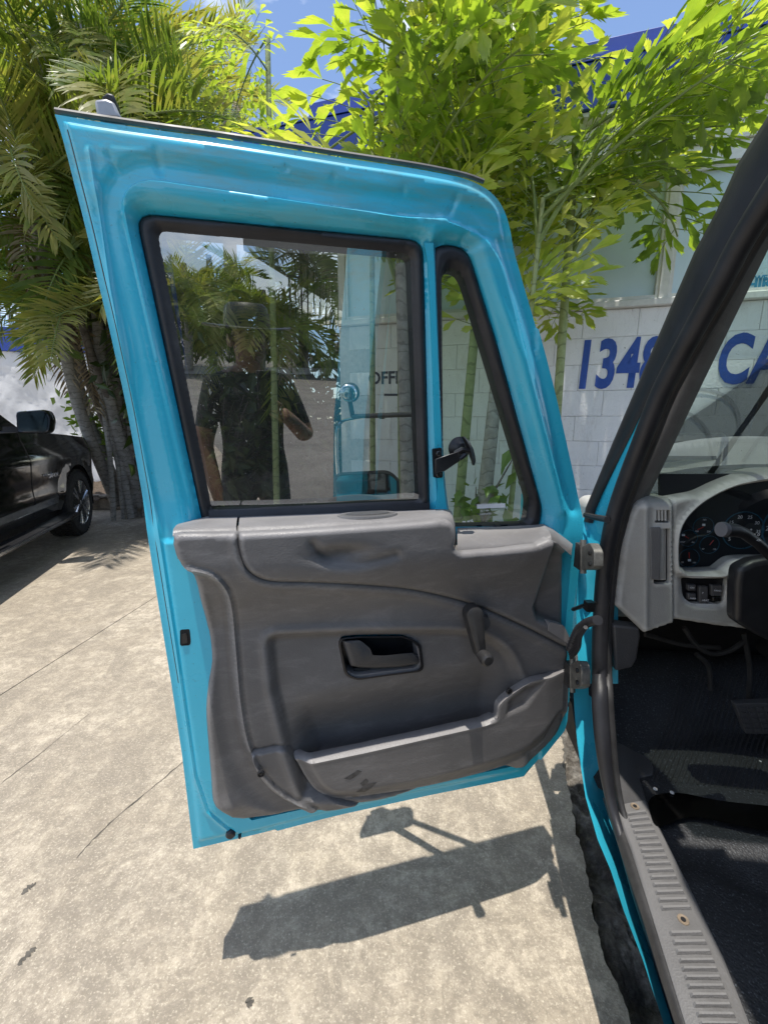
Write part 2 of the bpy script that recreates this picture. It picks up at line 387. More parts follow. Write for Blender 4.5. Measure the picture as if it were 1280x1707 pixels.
# vegetation
def leafmat(name, cols, trans=.5, tcol=(1.2, 1.25, .5), rough=.38):
    m = bpy.data.materials.new(name); m.use_nodes = True; t = m.node_tree; t.nodes.clear()
    o = N(t, 'ShaderNodeOutputMaterial'); b = N(t, 'ShaderNodeBsdfPrincipled'); v = coord(t)
    oi = N(t, 'ShaderNodeObjectInfo'); add = N(t, 'ShaderNodeMath'); add.operation = 'MULTIPLY_ADD'
    t.links.new(noise(t, v, 5, 4, .6), add.inputs[0]); add.inputs[1].default_value = 1.15
    sub = N(t, 'ShaderNodeMath'); sub.operation = 'MULTIPLY_ADD'; t.links.new(oi.outputs['Random'], sub.inputs[0]); sub.inputs[1].default_value = .5; sub.inputs[2].default_value = -.18
    t.links.new(sub.outputs[0], add.inputs[2])
    n = len(cols); c = ramp(t, add.outputs[0], [(.2 + .65 * i / (n - 1), cc) for i, cc in enumerate(cols)])
    t.links.new(c, b.inputs['Base Color']); b.inputs['Roughness'].default_value = rough
    tr = N(t, 'ShaderNodeBsdfTranslucent'); t.links.new(mixc(t, 1, c, tcol, 'MULTIPLY'), tr.inputs['Color'])
    mx = N(t, 'ShaderNodeMixShader'); mx.inputs[0].default_value = trans; t.links.new(b.outputs[0], mx.inputs[1]); t.links.new(tr.outputs[0], mx.inputs[2])
    t.links.new(mx.outputs[0], o.inputs['Surface']); M[name] = m
leafmat('fishtail_leaf', [(.09, .15, .03), (.21, .295, .05), (.35, .43, .08), (.49, .50, .14)], .6, (1.4, 1.47, .5), .3)
leafmat('shaded_bush', [(.02, .035, .012), (.045, .07, .02), (.08, .11, .03)], .3, (1.3, 1.4, .5))  # darker copy of bush_leaf, shade put into its colour
leafmat('palm_leaf', [(.07, .13, .03), (.13, .20, .045), (.22, .28, .07), (.32, .31, .11)], .5, (1.4, 1.4, .5))
leafmat('dry_leaf', [(.20, .14, .08), (.30, .23, .14), (.38, .32, .22)], .25, (1, .9, .7), .7)
leafmat('bush_leaf', [(.04, .09, .02), (.09, .16, .03), (.17, .25, .05)], .4, (1.4, 1.5, .5))
def barkmat(name, a, bcol, ring=28):
    m, t, b, o = newmat(name); v = coord(t); wv = N(t, 'ShaderNodeTexWave'); wv.wave_type = 'BANDS'; wv.bands_direction = 'Z'
    wv.inputs['Scale'].default_value = ring / 6.28; wv.inputs['Distortion'].default_value = 6; wv.inputs['Detail'].default_value = 4; wv.inputs['Detail Scale'].default_value = 2.5; t.links.new(v, wv.inputs['Vector'])
    c = ramp(t, noise(t, v, 12, 8, .75), [(.3, a), (.7, bcol)]); c = mixc(t, ramp(t, wv.outputs['Fac'], [(.02, .55), (.10, 0.)]), c, tuple(k * .45 for k in a))
    t.links.new(c, b.inputs['Base Color']); b.inputs['Roughness'].default_value = .85
    n1 = addbump(t, None, wv.outputs['Fac'], .22, .01); addbump(t, b, noise(t, coord(t, (1, 1, .3)), 50, 6), .6, .01, n1); M[name] = m
barkmat('bark', (.20, .18, .155), (.42, .40, .36)); barkmat('bark_green', (.20, .24, .09), (.36, .40, .20), 20); barkmat('bark_dark', (.09, .075, .06), (.22, .19, .16), 24)
M['stem'] = simple('green_stem', (.17, .22, .06), .5, var=.25); M['soil'] = simple('soil', (.09, .065, .045), .95, var=.6, scale=40, bumps=.8, bscale=50, bdist=.03)
M['stone'] = simple('bed_kerb_stone', (.20, .17, .14), .9, var=.4, scale=15, bumps=.7, bscale=40, bdist=.02)
# ================================================================== TRUCK
TA = np.array([math.sin(R(6.4)), math.cos(R(6.4)), 0.]); TR = np.array([TA[1], -TA[0], 0.])
def T(r, a, z): return Vector(TR * r + TA * a + np.array([0, 0, z]))
def on_r(px, py, r):
    d = ray(px, py); return Vector(d * r / (TR @ d) + np.array([0, 0, CAM_H]))
def on_a(px, py, a):
    d = ray(px, py); return Vector(d * a / (TA @ d) + np.array([0, 0, CAM_H]))
def on_z(px, py, z):
    d = ray(px, py); return Vector(d * (z - CAM_H) / d[2] + np.array([0, 0, CAM_H]))
def lat(p): return float(TR @ np.array(p))
def lon(p): return float(TA @ np.array(p))

truck = thing('truck', 'teal truck with its driver door standing wide open on worn grey trim', 'truck', tuple(T(1.4, .3, 0)))
# ---------------------------------------------------------------- door
TILT = math.tan(R(5.5)); ZB = 1.155
DOOR_AZ = 74.9
DS = Surf(DOOR_AZ, .90, lambda z: TILT * .02 * np.logaddexp(0, (z - ZB) / .02))
DN = Vector(DS.n)
def szl(S, pts, h=0): return [S.sz(x, y, h) for x, y in [p[:2] for p in pts]]
outer = smoothline([(88,185),(170,199),(260,212),(370,227),(480,244),(580,260),(660,272),(720,282),(775,294),(812,311),(836,335),(851,370),(862,412)], 4)[:-1] + \
        smoothline([(862,412),(880,475),(905,563),(930,660),(952,758),(968,835),(972,870)], 3)[:-1] + \
        smoothline([(972,870),(966,930),(955,1010),(950,1090),(944,1200),(925,1235),(874,1296)], 3)[:-1] + \
        [(874,1296),(720,1327),(560,1362),(440,1390),(322,1418),(303,1260),(285,1140),(262,1000),(240,862)] + \
        smoothline([(240,862),(212,705),(185,568),(160,462),(139,372),(118,290),(102,228),(92,196)], 4)[:-1]
win_o = rounded([(218,343,34),(712,392,26),(723,866,6),(335,876,6)])
vent_o = rounded([(727,402,20),(768,398,24),(790,412,20),(835,560),(914,852,14),(908,882,8),(742,882,4)])
hull = rounded([(200,300,70),(690,372,50),(760,372,60),(826,420,50),(936,868,10),(905,905,5),(340,905,5)])
ridge_l = [(150,250),(185,480),(240,760),(268,900),(292,1060),(312,1200),(325,1290),(345,1350),(385,1384)]
upl = smoothline([(173,250),(300,262),(430,285),(560,300),(680,318),(770,345),(810,385)], 4)
def shell_h(P3):
    q = to_px(P3); x, y = q[:, 0], q[:, 1]
    d = sdist(q, hull); e = -sdist(q, outer); h = np.zeros(len(q))
    dw = np.minimum(sdist(q, win_o), sdist(q, vent_o))
    h -= .024 * (1 - ss(dw, 0, 20))                               # rolls in to the glass
    h += .004 * ss(dw, 18, 30)
    step = ss(d, 6, 14); up = ss(-y, -900, -820)
    h -= .011 * step * up                                         # pressed step round the openings
    h += .008 * ss(d, 38, 62) * up * ss(-y, -700, -560)
    lines = smoothline([(173,250),(300,262),(430,285),(560,300),(680,318),(770,345),(810,385)], 4)
    h += .0018 * bump(dline(q, lines), 5)
    for a, bb in (((258,248),(264,282)), ((762,325),(752,352)), ((180,250),(190,285))):
        h -= .0035 * bump(dline(q, [a, bb]), 4)
    h -= .007 * (1 - ss(e, 9, 17)) * (x < 900)
    ridge = [(150,250),(185,480),(240,760),(268,900),(292,1060),(312,1200),(325,1290),(345,1350),(385,1384)]
    h += .005 * bump(dline(q, ridge), 3.5)
    h += .008 * ss(dline(q, ridge), 3, 9) * ss(-x, -600, -340) * (y > 900) * (sdist(q, ridge + [(900,1390),(900,200)]) < 0)
    h += .007 * bump(dline(q, [(800,420),(868,600),(935,850)]), 9) # rolled edge beside the vent window
    h -= .007 * bump(dline(q, [(838,400),(905,620),(957,850)]), 8)
    for cx, cy in ((477,281), (555,295), (672,316)): h -= .004 * bump(np.hypot(x - cx, y - cy), 4)
    return h
def shell_pos(V):
    P0 = DS.pt(V[:, 0], V[:, 1]); return P0 + shell_h(P0)[:, None] * (-DS.n)
so_, sw, sv = szl(DS, outer), szl(DS, win_o), szl(DS, vent_o)
ocl = outer + [outer[0]]
flines = [offs(win_o + [win_o[0]], o_) for o_ in (-7, -14, -20, -29)] + [offs(vent_o + [vent_o[0]], o_) for o_ in (-8,)] + [offs(ocl, o_) for o_ in (9, 13, 17)] + [ridge_l, offs(ridge_l, 4), offs(ridge_l, -4), offs(ridge_l, -9)] + [offs(hull + [hull[0]], -o_) for o_ in (6, 14)] + [upl, offs(upl, 5), offs(upl, -5)]
flines = [szl(DS, l) for l in flines]
trh = szl(DS, [(330,900),(740,885),(770,935),(925,925),(930,1110),(920,1200),(860,1275),(700,1308),(420,1362),(385,1330),(372,1200),(365,1000)])
door = sheet(so_, [sw, sv, trh], .0052, shell_pos, DS.n * .028, lines=flines).build('door', M['teal'], truck, smooth=60)
door['label'] = 'open driver door, teal steel frame seen from its inner side'
sheet(so_, [sw, sv], .03, lambda V: DS.pt(V[:, 0], V[:, 1], -.052), -DS.n * .03).build('door_skin', M['teal'], door)
mb = MB(); mb.tube([DS.at(x, y, -.02) for x, y in smoothline([(92,184),(170,196),(260,209),(370,224),(480,241),(580,257),(660,269),(720,279),(775,291),(806,302)], 3)], .0042, 6); mb.build('drip_rail', M['drip'], door)
hem = [p for p in offs(outer, 13)]


lft = hem[outer.index((322,1418)) + 1:-1]
MB().tube([DS.at(x, y, .0) - DN * float(shell_h(DS.pt(*[np.array([k]) for k in DS.sz(x, y)]))[0] + .0002) for x, y in smoothline(lft[1:-1], 2)], .0011, 5).build('hem_seam', M['drip'], door)
# rubber seals
def seal(outl, inn, base, amp, name, mat='rubber'):
    o2, i2 = szl(DS, outl), szl(DS, inn)
    def pos(V):
        P0 = DS.pt(V[:, 0], V[:, 1]); q = to_px(P0); a = dline(q, outl, True); c = dline(q, inn, True); k = a / np.maximum(a + c, 1e-6)
        h = base + amp * np.sqrt(np.clip(np.sin(np.pi * np.clip(k, 0, 1)), 0, 1)) - .008 * ss(k, .55, .75) - .003 * bump(k - .5, .08); return P0 + h[:, None] * (-DS.n)
    return sheet(o2, [i2], .005, pos, DS.n * .02).build(name, M[mat], door, smooth=60)
win_i = rounded([(258,374,16),(690,414,14),(704,836,6),(352,853,6)])
vent_i = rounded([(747,446,14),(768,438,16),(783,456,14),(894,838,12),(888,876,6),(748,880,3)])
seal(win_o, win_i, -.026, .011, 'window_seal'); seal(vent_o, vent_i, -.026, .011, 'window_seal')
for nm, pl, mt in (('window_glass', win_o, 'door_glass'), ('vent_glass', vent_o, 'vent_glass')):
    s2 = szl(DS, pl); c = np.mean(s2, 0); s2 = [tuple(c + (np.array(p) - c) * .96) for p in s2]
    # one flat pane on the exact leaning plane of the frame
    vs = [Vector(DS.u * s + DS.n * (DS.D + .030 - TILT * (z - ZB)) + np.array([0, 0, z])) for s, z in s2]
    me = bpy.data.meshes.new(nm); me.from_pydata(vs, [], [tuple(range(len(vs)))]); link(nm, me, M[mt], door)
# blue strip standing in for a reflection off the frame channel, cup wiper strip
mb = MB(); mb.loft([[DS.at(x, y, -.036), DS.at(x + w_, y, -.043)] for x, y, w_ in ((254,376,16),(262,420,22),(276,480,17),(292,560,12),(304,610,7),(318,680,4))]); mb.build('channel_reflection', M['blue'], door)
mb = MB(); mb.loft([[DS.at(x, y0, -.012), DS.at(x, y0 + 9, -.006), DS.at(x, y0 + 20, -.004)] for x, y0 in ((348,851),(450,849),(560,845),(640,841),(716,838))]); mb.build('belt_wiper', M['rubber'], door)
# pressed division bar foot
mb = MB(); L = [(705,404,20),(712,440,15),(716,520,14),(719,600,14),(722,700,15),(725,780,15),(728,812,15),(726,838,20),(722,850,26)]
mb.loft([[DS.at(x - 1, y, -.024), DS.at(x + 2, y, -.008), DS.at(x + w_ - 3, y, -.008), DS.at(x + w_, y, -.024)] for x, y, w_ in L]); mb.build('division_bar', M['teal'], door)
# latch hole on the rear edge + striker
hs = rounded([(300,1050,4),(316,1049,3),(318,1068,4),(317,1076,4),(300,1077,4)])
MB().prism([DS.at(x, y, .0125) for x, y in hs], DS.n * .01).build('latch_hole', M['dark'], door)
mb = MB(); mb.prism([DS.at(x, y, .0145) for x, y in rounded([(303,1058,2),(311,1056,2),(313,1072,2),(303,1074,2)])], DS.n * .006); mb.build('latch', M['black'], door)
for x, y, r in ((385,1385,9), (400,1388,3)):
    MB().lathe(DS.at(x, y, .0), -DN, [(r * .0012, 0), (r * .0012, .012), (r * .0008, .016)], 16).build('rubber_stop' if r > 5 else 'drain_plug', M['rubber'], door)
# ---------------------------------------------------------------- trim panel
TS_ = Surf(DOOR_AZ, .868, lambda z: .058 * ss(np.asarray(z, float), .93, 1.10) )
tr_out = [(288,892),(300,890),(395,889),(480,885),(560,880),(640,875),(700,870),(735,866)] + smoothline([(735,866),(750,869),(759,882),(761,900),(758,914),(768,921)], 3)[:-1] + \
   [(768,921),(830,917),(895,909),(918,899),(930,905),(952,924),(951,1000),(949,1105),(944,1140),(941,1205)] + smoothline([(941,1205),(930,1228),(905,1256),(872,1284),(862,1290)], 3)[:-1] + \
   [(862,1290),(790,1303),(690,1325),(560,1352),(450,1375),(405,1381),(385,1378)] + smoothline([(385,1378),(366,1360),(354,1345),(350,1300),(345,1240),(342,1190),(346,1145),(350,1110),(347,1070),(340,1035),(330,1000),(320,968),(306,950),(294,934),(287,910)], 3)
hole = rounded([(566,1066,12),(600,1063,6),(672,1062,8),(698,1073,12),(703,1118,12),(640,1126,6),(592,1133,14),(577,1122,8)])
seam = smoothline([(396,886),(398,912),(406,940),(424,960),(455,970),(520,972),(620,977),(700,986),(790,1009),(870,1043),(950,1083)], 5)
chan = smoothline([(322,957),(348,964),(368,980),(380,1010),(387,1080),(395,1170),(408,1240),(432,1292),(470,1328),(520,1350)], 5)
recess = rounded([(440,1056,26),(600,1049),(765,1048,30),(850,1064,60),(872,1140),(872,1330),(500,1330),(474,1250),(450,1150)])
facet = [(922,900),(980,930),(980,1075),(948,1062),(890,1034),(884,1012)]
tab = smoothline([(418,1256),(440,1248),(474,1243),(492,1262),(515,1302),(560,1328),(600,1340),(560,1352),(500,1345),(455,1325),(428,1292)], 3, True)
low_line = smoothline([(492,1262),(510,1295),(530,1318),(565,1329),(640,1321),(740,1302),(870,1262),(935,1205)], 4)
def trim_h(q):
    x, y = q[:, 0], q[:, 1]; h = np.zeros(len(q))
    e = dline(q, tr_out, True)
    h -= .012 * (1 - np.sqrt(np.clip(e / 8, 0, 1)))                    # rounded rim
    above = sdist(q, seam + [(960,800),(396,800)]) < 0
    ds = dline(q, seam); h += .005 * above * ss(ds, 0, 5); h -= .004 * bump(ds, 2.0); h += .003 * (~above) * bump(ds - 9, 6)
    lc = sdist(q, chan + [(480,1400),(250,1400),(250,940)]); h -= .016 * ss(-lc, -6, 10) * (y > 955); h += .004 * bump(lc - 5, 3); h -= .003 * bump(lc - 12, 3)
    h += .010 * ss(-lc, 25, 55) * (y > 955)
    rd = -sdist(q, recess); h -= .015 * ss(rd, 0, 16); h += .004 * bump(rd + 4, 6)
    h -= .045 * ss(rd, 6, 60) * ss(y + (x - 640) * .22, 1130, 1230)
    h -= .020 * bump(np.hypot((x - 570) / 62, (y - 925 + (x - 570) * .05) / 18), .75) + .007 * bump(dline(q, smoothline([(522,908),(545,934),(600,940),(660,925)], 4)), 8)
    h -= .028 * ss(-sdist(q, facet), 0, 14)
    h += .009 * ss(-sdist(q, tab), 0, 5) - .002 * bump(sdist(q, tab), 2)
    h += .008 * bump(np.hypot(x - 378, y - 1352), 22)
    return h
def surf_pos(S, hf, off=0):
    def f(V):
        P0 = S.pt(V[:, 0], V[:, 1], off); return P0 - S.n * hf(to_px(P0))[:, None]
    return f
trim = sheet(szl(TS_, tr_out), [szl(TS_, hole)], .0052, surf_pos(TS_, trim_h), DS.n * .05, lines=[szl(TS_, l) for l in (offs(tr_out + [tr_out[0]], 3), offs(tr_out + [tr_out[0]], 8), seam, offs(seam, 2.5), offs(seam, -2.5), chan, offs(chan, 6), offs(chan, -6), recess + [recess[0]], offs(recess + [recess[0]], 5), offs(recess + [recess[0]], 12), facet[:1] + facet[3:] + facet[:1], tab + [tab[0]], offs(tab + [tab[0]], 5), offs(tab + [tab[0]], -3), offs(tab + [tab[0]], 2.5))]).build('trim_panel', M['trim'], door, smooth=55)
# ledges under the windows (rows front -> back)
def ledge(front, back, name, holes=None):
    rows = []
    for (a, b) in zip(front, back):
        p = TS_.at(a[0], a[1], -.012); q = DS.at(b[0], b[1], -.015); c = TS_.at(a[0], a[1] - 2, .0)
        rows.append([p, p.lerp(q, .06) + Vector((0, 0, .006)), p.lerp(q, .14) + Vector((0, 0, .010)), p.lerp(q, .5) + Vector((0, 0, .008)), q, q - Vector((0, 0, .03))])
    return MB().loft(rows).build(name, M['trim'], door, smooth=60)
fx = [288, 330, 394]; ledge([(288,894),(340,893),(394,891)], [(300,872),(345,861),(396,860)], 'window_ledge')
ledge([(398,891),(480,887),(560,882),(640,877),(700,872),(738,868),(752,874),(758,886)], [(400,860),(480,857),(560,854),(640,851),(700,849),(735,848),(746,849),(752,852)], 'window_ledge')
ledge([(762,921),(800,920),(830,918),(870,914),(900,909),(919,901)], [(762,880),(790,879),(830,878),(870,876),(892,875),(905,873)], 'window_ledge')
ledge([(919,901),(930,907),(952,926)], [(905,873),(920,880),(955,905)], 'window_ledge')
mb = MB(); mb.loft([[TS_.at(757, y, -.008), DS.at(757 + k, y - 20, 0)] for y, k in ((880,0),(895,2),(922,4))]); mb.build('ledge_step', M['trim'], door)
# oval cup set in the ledge
cc = TS_.at(613, 879, -.012).lerp(DS.at(613, 852, -.015), .5)
def oval(a, bb, z): return [cc + Vector(DS.u) * a * math.cos(2 * math.pi * k / 32) * 1.0 - DN * 0 + DN * bb * math.sin(2 * math.pi * k / 32) + Vector((0, 0, z)) for k in range(32)]
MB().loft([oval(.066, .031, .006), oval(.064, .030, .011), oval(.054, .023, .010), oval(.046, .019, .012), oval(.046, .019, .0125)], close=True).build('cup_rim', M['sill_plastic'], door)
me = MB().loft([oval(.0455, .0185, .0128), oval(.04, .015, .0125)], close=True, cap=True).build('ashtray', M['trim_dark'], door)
# pocket front
pk = [(490,1262),(520,1256),(600,1240),(700,1218),(800,1196)] + smoothline([(800,1196),(814,1190),(820,1186),(822,1178),(824,1166),(838,1152),(862,1136),(882,1126),(910,1121),(946,1115)], 3) + \
     [(945,1140),(942,1206)] + low_line[::-1][1:-1]
def pk_h(q):
    x, y = q[:, 0], q[:, 1]; d = dline(q, low_line); h = .024 * ss(d, 0, 26) - .0
    top = smoothline([(490,1262),(600,1240),(700,1218),(800,1196),(818,1190)], 3); dt = dline(q, top)
    h += .002 * bump(dt, 5); h -= .012 * (1 - ss(dt, 0, 3))
    ear = [(838,1190),(842,1160),(866,1138),(950,1122),(950,1176),(880,1178)]; h -= .008 * ss(-sdist(q, [(832,1188),(838,1158),(866,1134),(906,1122),(870,1172)]), 0, 10)
    h -= .02 * ss(x, 900, 950)
    h += .003 * bump(dline(q, smoothline([(560,1318),(700,1303),(800,1284),(870,1258)], 3)), 8)
    return h
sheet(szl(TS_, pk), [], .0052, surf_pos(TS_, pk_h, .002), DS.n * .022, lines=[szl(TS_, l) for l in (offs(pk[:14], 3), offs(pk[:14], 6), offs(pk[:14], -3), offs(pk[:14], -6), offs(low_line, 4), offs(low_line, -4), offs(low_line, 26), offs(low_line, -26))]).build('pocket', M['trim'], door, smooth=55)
for x, y, h in ((435,1291,.022), (849,1153,.024)):
    MB().lathe(TS_.at(x, y, h), -DN, [(.008, -.003), (.008, .001), (.006, .002), (.0055, -.001), (.003, -.001), (.003, .001)], 18).build('screw', M['black'], door)
scm = simple('scuff_mark', (.075, .070, .066), .7, var=.6, scale=90)
for pl in ([(570,1284),(580,1278),(592,1270),(600,1272),(590,1280),(580,1286)], [(590,1308),(600,1298),(612,1292),(624,1290),(616,1298),(604,1310)], [(596,1292),(606,1284),(610,1288),(604,1300)]):
    sheet(szl(TS_, pl), [], .004, surf_pos(TS_, lambda q: pk_h(q) + .0006, .002)).build('scuff', scm, door, smooth=50)
# handle: cavity, lever, rim
hz = szl(TS_, hole); 
me = MB(); ring = [TS_.at(x, y, -.012) for x, y in hole]; back = [TS_.at(x, y, -.055) for x, y in hole]; me.loft([ring, back], close=True); me.add(back, [tuple(range(len(back)))])
me.build('handle_cavity', M['black'], door)
mb = MB(); mb.loft([[TS_.at(x, y, h) for x, y in rounded([(634 + (x_ - 634) * k, 1095 + (y_ - 1095) * k, r) for x_, y_, r in ((566,1066,12),(600,1063,6),(672,1062,8),(698,1073,12),(703,1118,12),(640,1126,6),(592,1133,14),(577,1122,8))])] for k, h in ((1.06,-.014),(1.05,-.009),(1.0,-.008),(.97,-.018))], close=True); mb.build('handle_bezel', M['black'], door)
lev = [(570,1068),(598,1066),(612,1078),(617,1092),(640,1093),(668,1090),(690,1088),(699,1096),(700,1106),(670,1112),(630,1114),(600,1113),(584,1110)]
def hx(p, h): return TS_.at(p[0], p[1], h)
mb = MB(); lv = rounded([(x, y, 3) for x, y in lev], seg=3); c0 = np.mean(lv, 0)
rows = [[hx(c0 + (np.array(p) - c0) * k, h) for p in lv] for k, h in ((1.0, -.04), (1.0, -.016), (.93, -.010), (.8, -.008))]; mb.loft(rows, close=True, cap=True); mb.build('door_handle', M['trim_dark'], door)
bev(MB().prism([hx(p, -.03) for p in ((588,1115),(616,1114),(617,1125),(592,1128))], DS.n * .01).build('handle_spring', M['rubber_worn'], door), .001)
# window crank
M['crank'] = simple('crank_black', (.028, .027, .027), .4, var=.4, scale=40)
ca, cb = TS_.at(789, 1024, .040), TS_.at(800, 1088, .052)
mb = MB(); rows = []
ax = (cb - ca); L_ = ax.length; ax.normalize(); sd_ = ax.cross(DN).normalized()
def capsule(r0, r1, off, n=10):
    pts = [ca + sd_ * r0 * math.cos(t) - ax * r0 * math.sin(t) - DN * off for t in np.linspace(0, math.pi, n)]
    return pts + [cb - sd_ * r1 * math.cos(t) + ax * r1 * math.sin(t) - DN * off for t in np.linspace(0, math.pi, n)]
mb.loft([capsule(.0215, .012, -.014), capsule(.0215, .012, .004), capsule(.0195, .010, .010), capsule(.013, .006, .013)], close=True, cap=True); mb.build('window_crank', M['crank'], door)
MB().lathe(cb, -DN, [(.012, 0), (.0135, .012), (.0155, .026), (.0145, .036), (.010, .040)], 20).build('crank_knob', M['crank'], door)
MB().lathe(TS_.at(789, 1024, -.02), -DN, [(.026, 0), (.024, .030), (.016, .034), (.016, .055)], 24).build('crank_base', M['trim_dark'], door)
# little bright catch on the facet
MB().prism([TS_.at(x, y, .008) for x, y in rounded([(916,1037,3),(940,1043,4),(949,1062,3),(948,1074),(914,1052,3)])], DS.n * .02).build('facet_lip', M['trim'], door)
# mirror control / phone clip bracket on the division bar
MB().prism([DS.at(x, y, .0) for x, y in rounded([(723,748,3),(736,746,3),(738,796,3),(725,797,3)])], DS.n * .012).build('bracket_plate', M['black'], door)
for y in (756, 791): MB().lathe(DS.at(730.5, y, .0), -DN, [(.006, 0), (.006, .003), (.004, .004), (.003, .002)], 12).build('screw', M['screw'], door)
mb = MB(); mb.loft([[DS.at(725,765,.0), DS.at(725,790,.0), DS.at(725,790,.018), DS.at(725,765,.018)], [DS.at(740,762,.0), DS.at(742,785,.0), DS.at(742,784,.022), DS.at(740,760,.022)], [DS.at(764,752,.004), DS.at(767,768,.004), DS.at(767,768,.022), DS.at(764,752,.022)]], close=True, cap=True)
bev(mb.build('bracket_arm', M['black'], door), .002)
MB().lathe(DS.at(765, 747, -.022), -DN, [(.026, 0), (.026, .004), (.018, .010), (.012, .020), (.004, .022)], 24).build('suction_cup', M['black'], door)
mb = MB(); 
mb.loft([[DS.at(x - w_, y, .016), DS.at(x, y - 1, .026), DS.at(x + w_, y, .016), DS.at(x, y + 1, .008)] for x, y, w_ in ((772,728,3),(778,736,5),(784,748,5),(787,760,5),(789,768,4),(789,775,2))], close=True, cap=True)
mb.build('clip_lever', M['black'], door, smooth=60)
mb = MB(); mb.tube([DS.at(758, 756, .014), DS.at(770, 749, .018), DS.at(784, 752, .018)], .006, 8); mb.tube([DS.at(766, 765, .016), DS.at(776, 757, .018)], .005, 8); mb.build('clip_joint', M['black'], door)
# printed glazing marks on the vent pane
def text_mesh(name, s, size, origin, xdir, ydir, mat, parent, off=0., shear=0., sx=1., spacing=1., thick=.0, align='LEFT', bold=0.):
    cu = bpy.data.curves.new(name, 'FONT'); cu.body = s; cu.size = size; cu.shear = shear; cu.space_character = spacing; cu.offset = bold; cu.align_x = align; cu.resolution_u = 4; cu.extrude = thick
    o = bpy.data.objects.new('tmp_text', cu); me = bpy.data.meshes.new_from_object(o); bpy.data.objects.remove(o)
    x = Vector(xdir).normalized(); y = Vector(ydir).normalized(); z = x.cross(y); O = Vector(origin)
    for v in me.vertices: c = v.co.copy(); v.co = O + x * c.x * sx + y * c.y + z * (c.z + off)
    me.name = name; me.materials.clear(); return link(name, me, M[mat], parent)
up_d = (Vector((0, 0, 1)) - DN * TILT).normalized()
bx_ = DS.at(793, 850, -.026); ex_ = Vector(DS.u)
for k, (s_, mt) in enumerate((('SAFETY GLASS', 'white_text'), ('TEMPERED', 'white_text'), ('AS-2 M80', 'white_text'), ('LAMINATED', 'white_text'))):
    text_mesh('glass_print', s_, .0058, bx_ + ex_ * .012 * (1) - up_d * .0085 * k + up_d * .012, ex_, up_d, mt, door)
MB().prism([DS.at(x, y, -.0265) for x, y in ((795,841),(842,839),(842,846),(795,848))], DS.n * .0006).build('label_strip', M['white_text'], door)
# bracket cap on the upper corner
mb = MB(); capp = [(156,164),(176,162),(190,168),(196,184),(204,196),(162,196)]
bev(mb.prism([DS.at(x, y, -.02) for x, y in capp], DS.n * .04).build('corner_bracket', simple('bracket_grey', (.36,.36,.38), .4, .3), door), .004)
bev(MB().prism([DS.at(x, y, -.04) for x, y in ((168,160),(178,152),(190,156),(193,172),(176,164))], DS.n * .03).build('bracket_plug', M['rubber'], door), .003)
# ---------------------------------------------------------------- door mirror outside the door
mo = rounded([(557,788,14),(650,783,14),(666,800),(672,1040,16),(566,1050,14)])
mb = MB(); c0 = np.mean(mo, 0)
mb.loft([[DS.at(*(c0 + (np.array(p) - c0) * k), -.20 - o_) for p in mo] for k, o_ in ((.95,.010),(.97,-.004),(1.0,-.002),(1.0,.015),(.9,.035),(.7,.045))], close=True, cap=False); mb.add([DS.at(*(c0 + (np.array(p) - c0) * .7), -.245) for p in mo], [tuple(range(len(mo)))])
mirror = mb.build('side_mirror', M['rubber_worn'], truck, smooth=50); mirror['label'] = 'tall door mirror seen through the window'
MB().add([DS.at(*(c0 + (np.array(p) - c0) * .955), -.206) for p in mo], [tuple(range(len(mo)))]).build('mirror_glass', simple('mirror_silver', (.85, .87, .88), .02, 1, var=.0), mirror)
mb = MB(); mb.tube([DS.at(x, y, -.24) for x, y in smoothline([(563,795),(561,760),(561,722),(566,706),(582,699),(640,690)], 4)], .0045, 8); mb.build('mirror_stay', M['chrome'], mirror)
mb = MB(); mb.tube([DS.at(637,688,-.24), DS.at(637,698,-.24)], .007, 8); mb.tube([DS.at(588,694,-.24), DS.at(583,668,-.24)], .006, 8); mb.tube([DS.at(588,694,-.24), DS.at(700,690,-.06)], .006, 8)
mb.tube([DS.at(600,1030,-.26), DS.at(760,1180,-.06)], .011, 8); mb.tube([DS.at(600,860,-.26), DS.at(800,960,-.06)], .011, 8); mb.tube([DS.at(600,860,-.26), DS.at(600,1100,-.30), DS.at(760,1185,-.06)], .009, 8); mb.build('mirror_arm', M['rubber_worn'], mirror)
MB().lathe(DS.at(581, 655, -.25), -DN, [(.020, 0), (.0235, .010), (.0245, .022), (.022, .024)], 28).build('spot_mirror', M['rubber_worn'], mirror)
MB().lathe(DS.at(581, 655, -.225), -DN, [(.0215, 0), (.018, .0035), (.010, .006), (.002, .007)], 28).build('spot_mirror_glass', M['chrome'], mirror)

# ---------------------------------------------------------------- cab body
HR = .388
# outer teal sill / rocker seen edge-on, front jamb
def zc(p): return p.z
edge = [(955,1130),(957,1180),(962,1240),(976,1330),(996,1400),(1018,1452),(1040,1520),(1071,1600),(1106,1707),(1146,1830)]
P_e = []
for x, y in edge:
    d = ray(x, y); P_e.append(on_r(x, y, HR + .006))
inner = [(980,1130),(982,1180),(984,1240),(996,1330),(1014,1400),(1034,1452),(1056,1520),(1087,1600),(1124,1707),(1164,1830)]
rows = []
for (p, (x, y)) in zip(P_e, inner):
    q = on_r(x, y, HR + .05); rows.append([p + Vector(TR) * .10 - Vector((0, 0, .10)), p + Vector(TR) * .015 - Vector((0, 0, .02)), p, p.lerp(q, .45) + Vector((0, 0, .004)), q])
rk = MB().loft(rows).build('rocker_panel', M['teal'], truck, smooth=60)
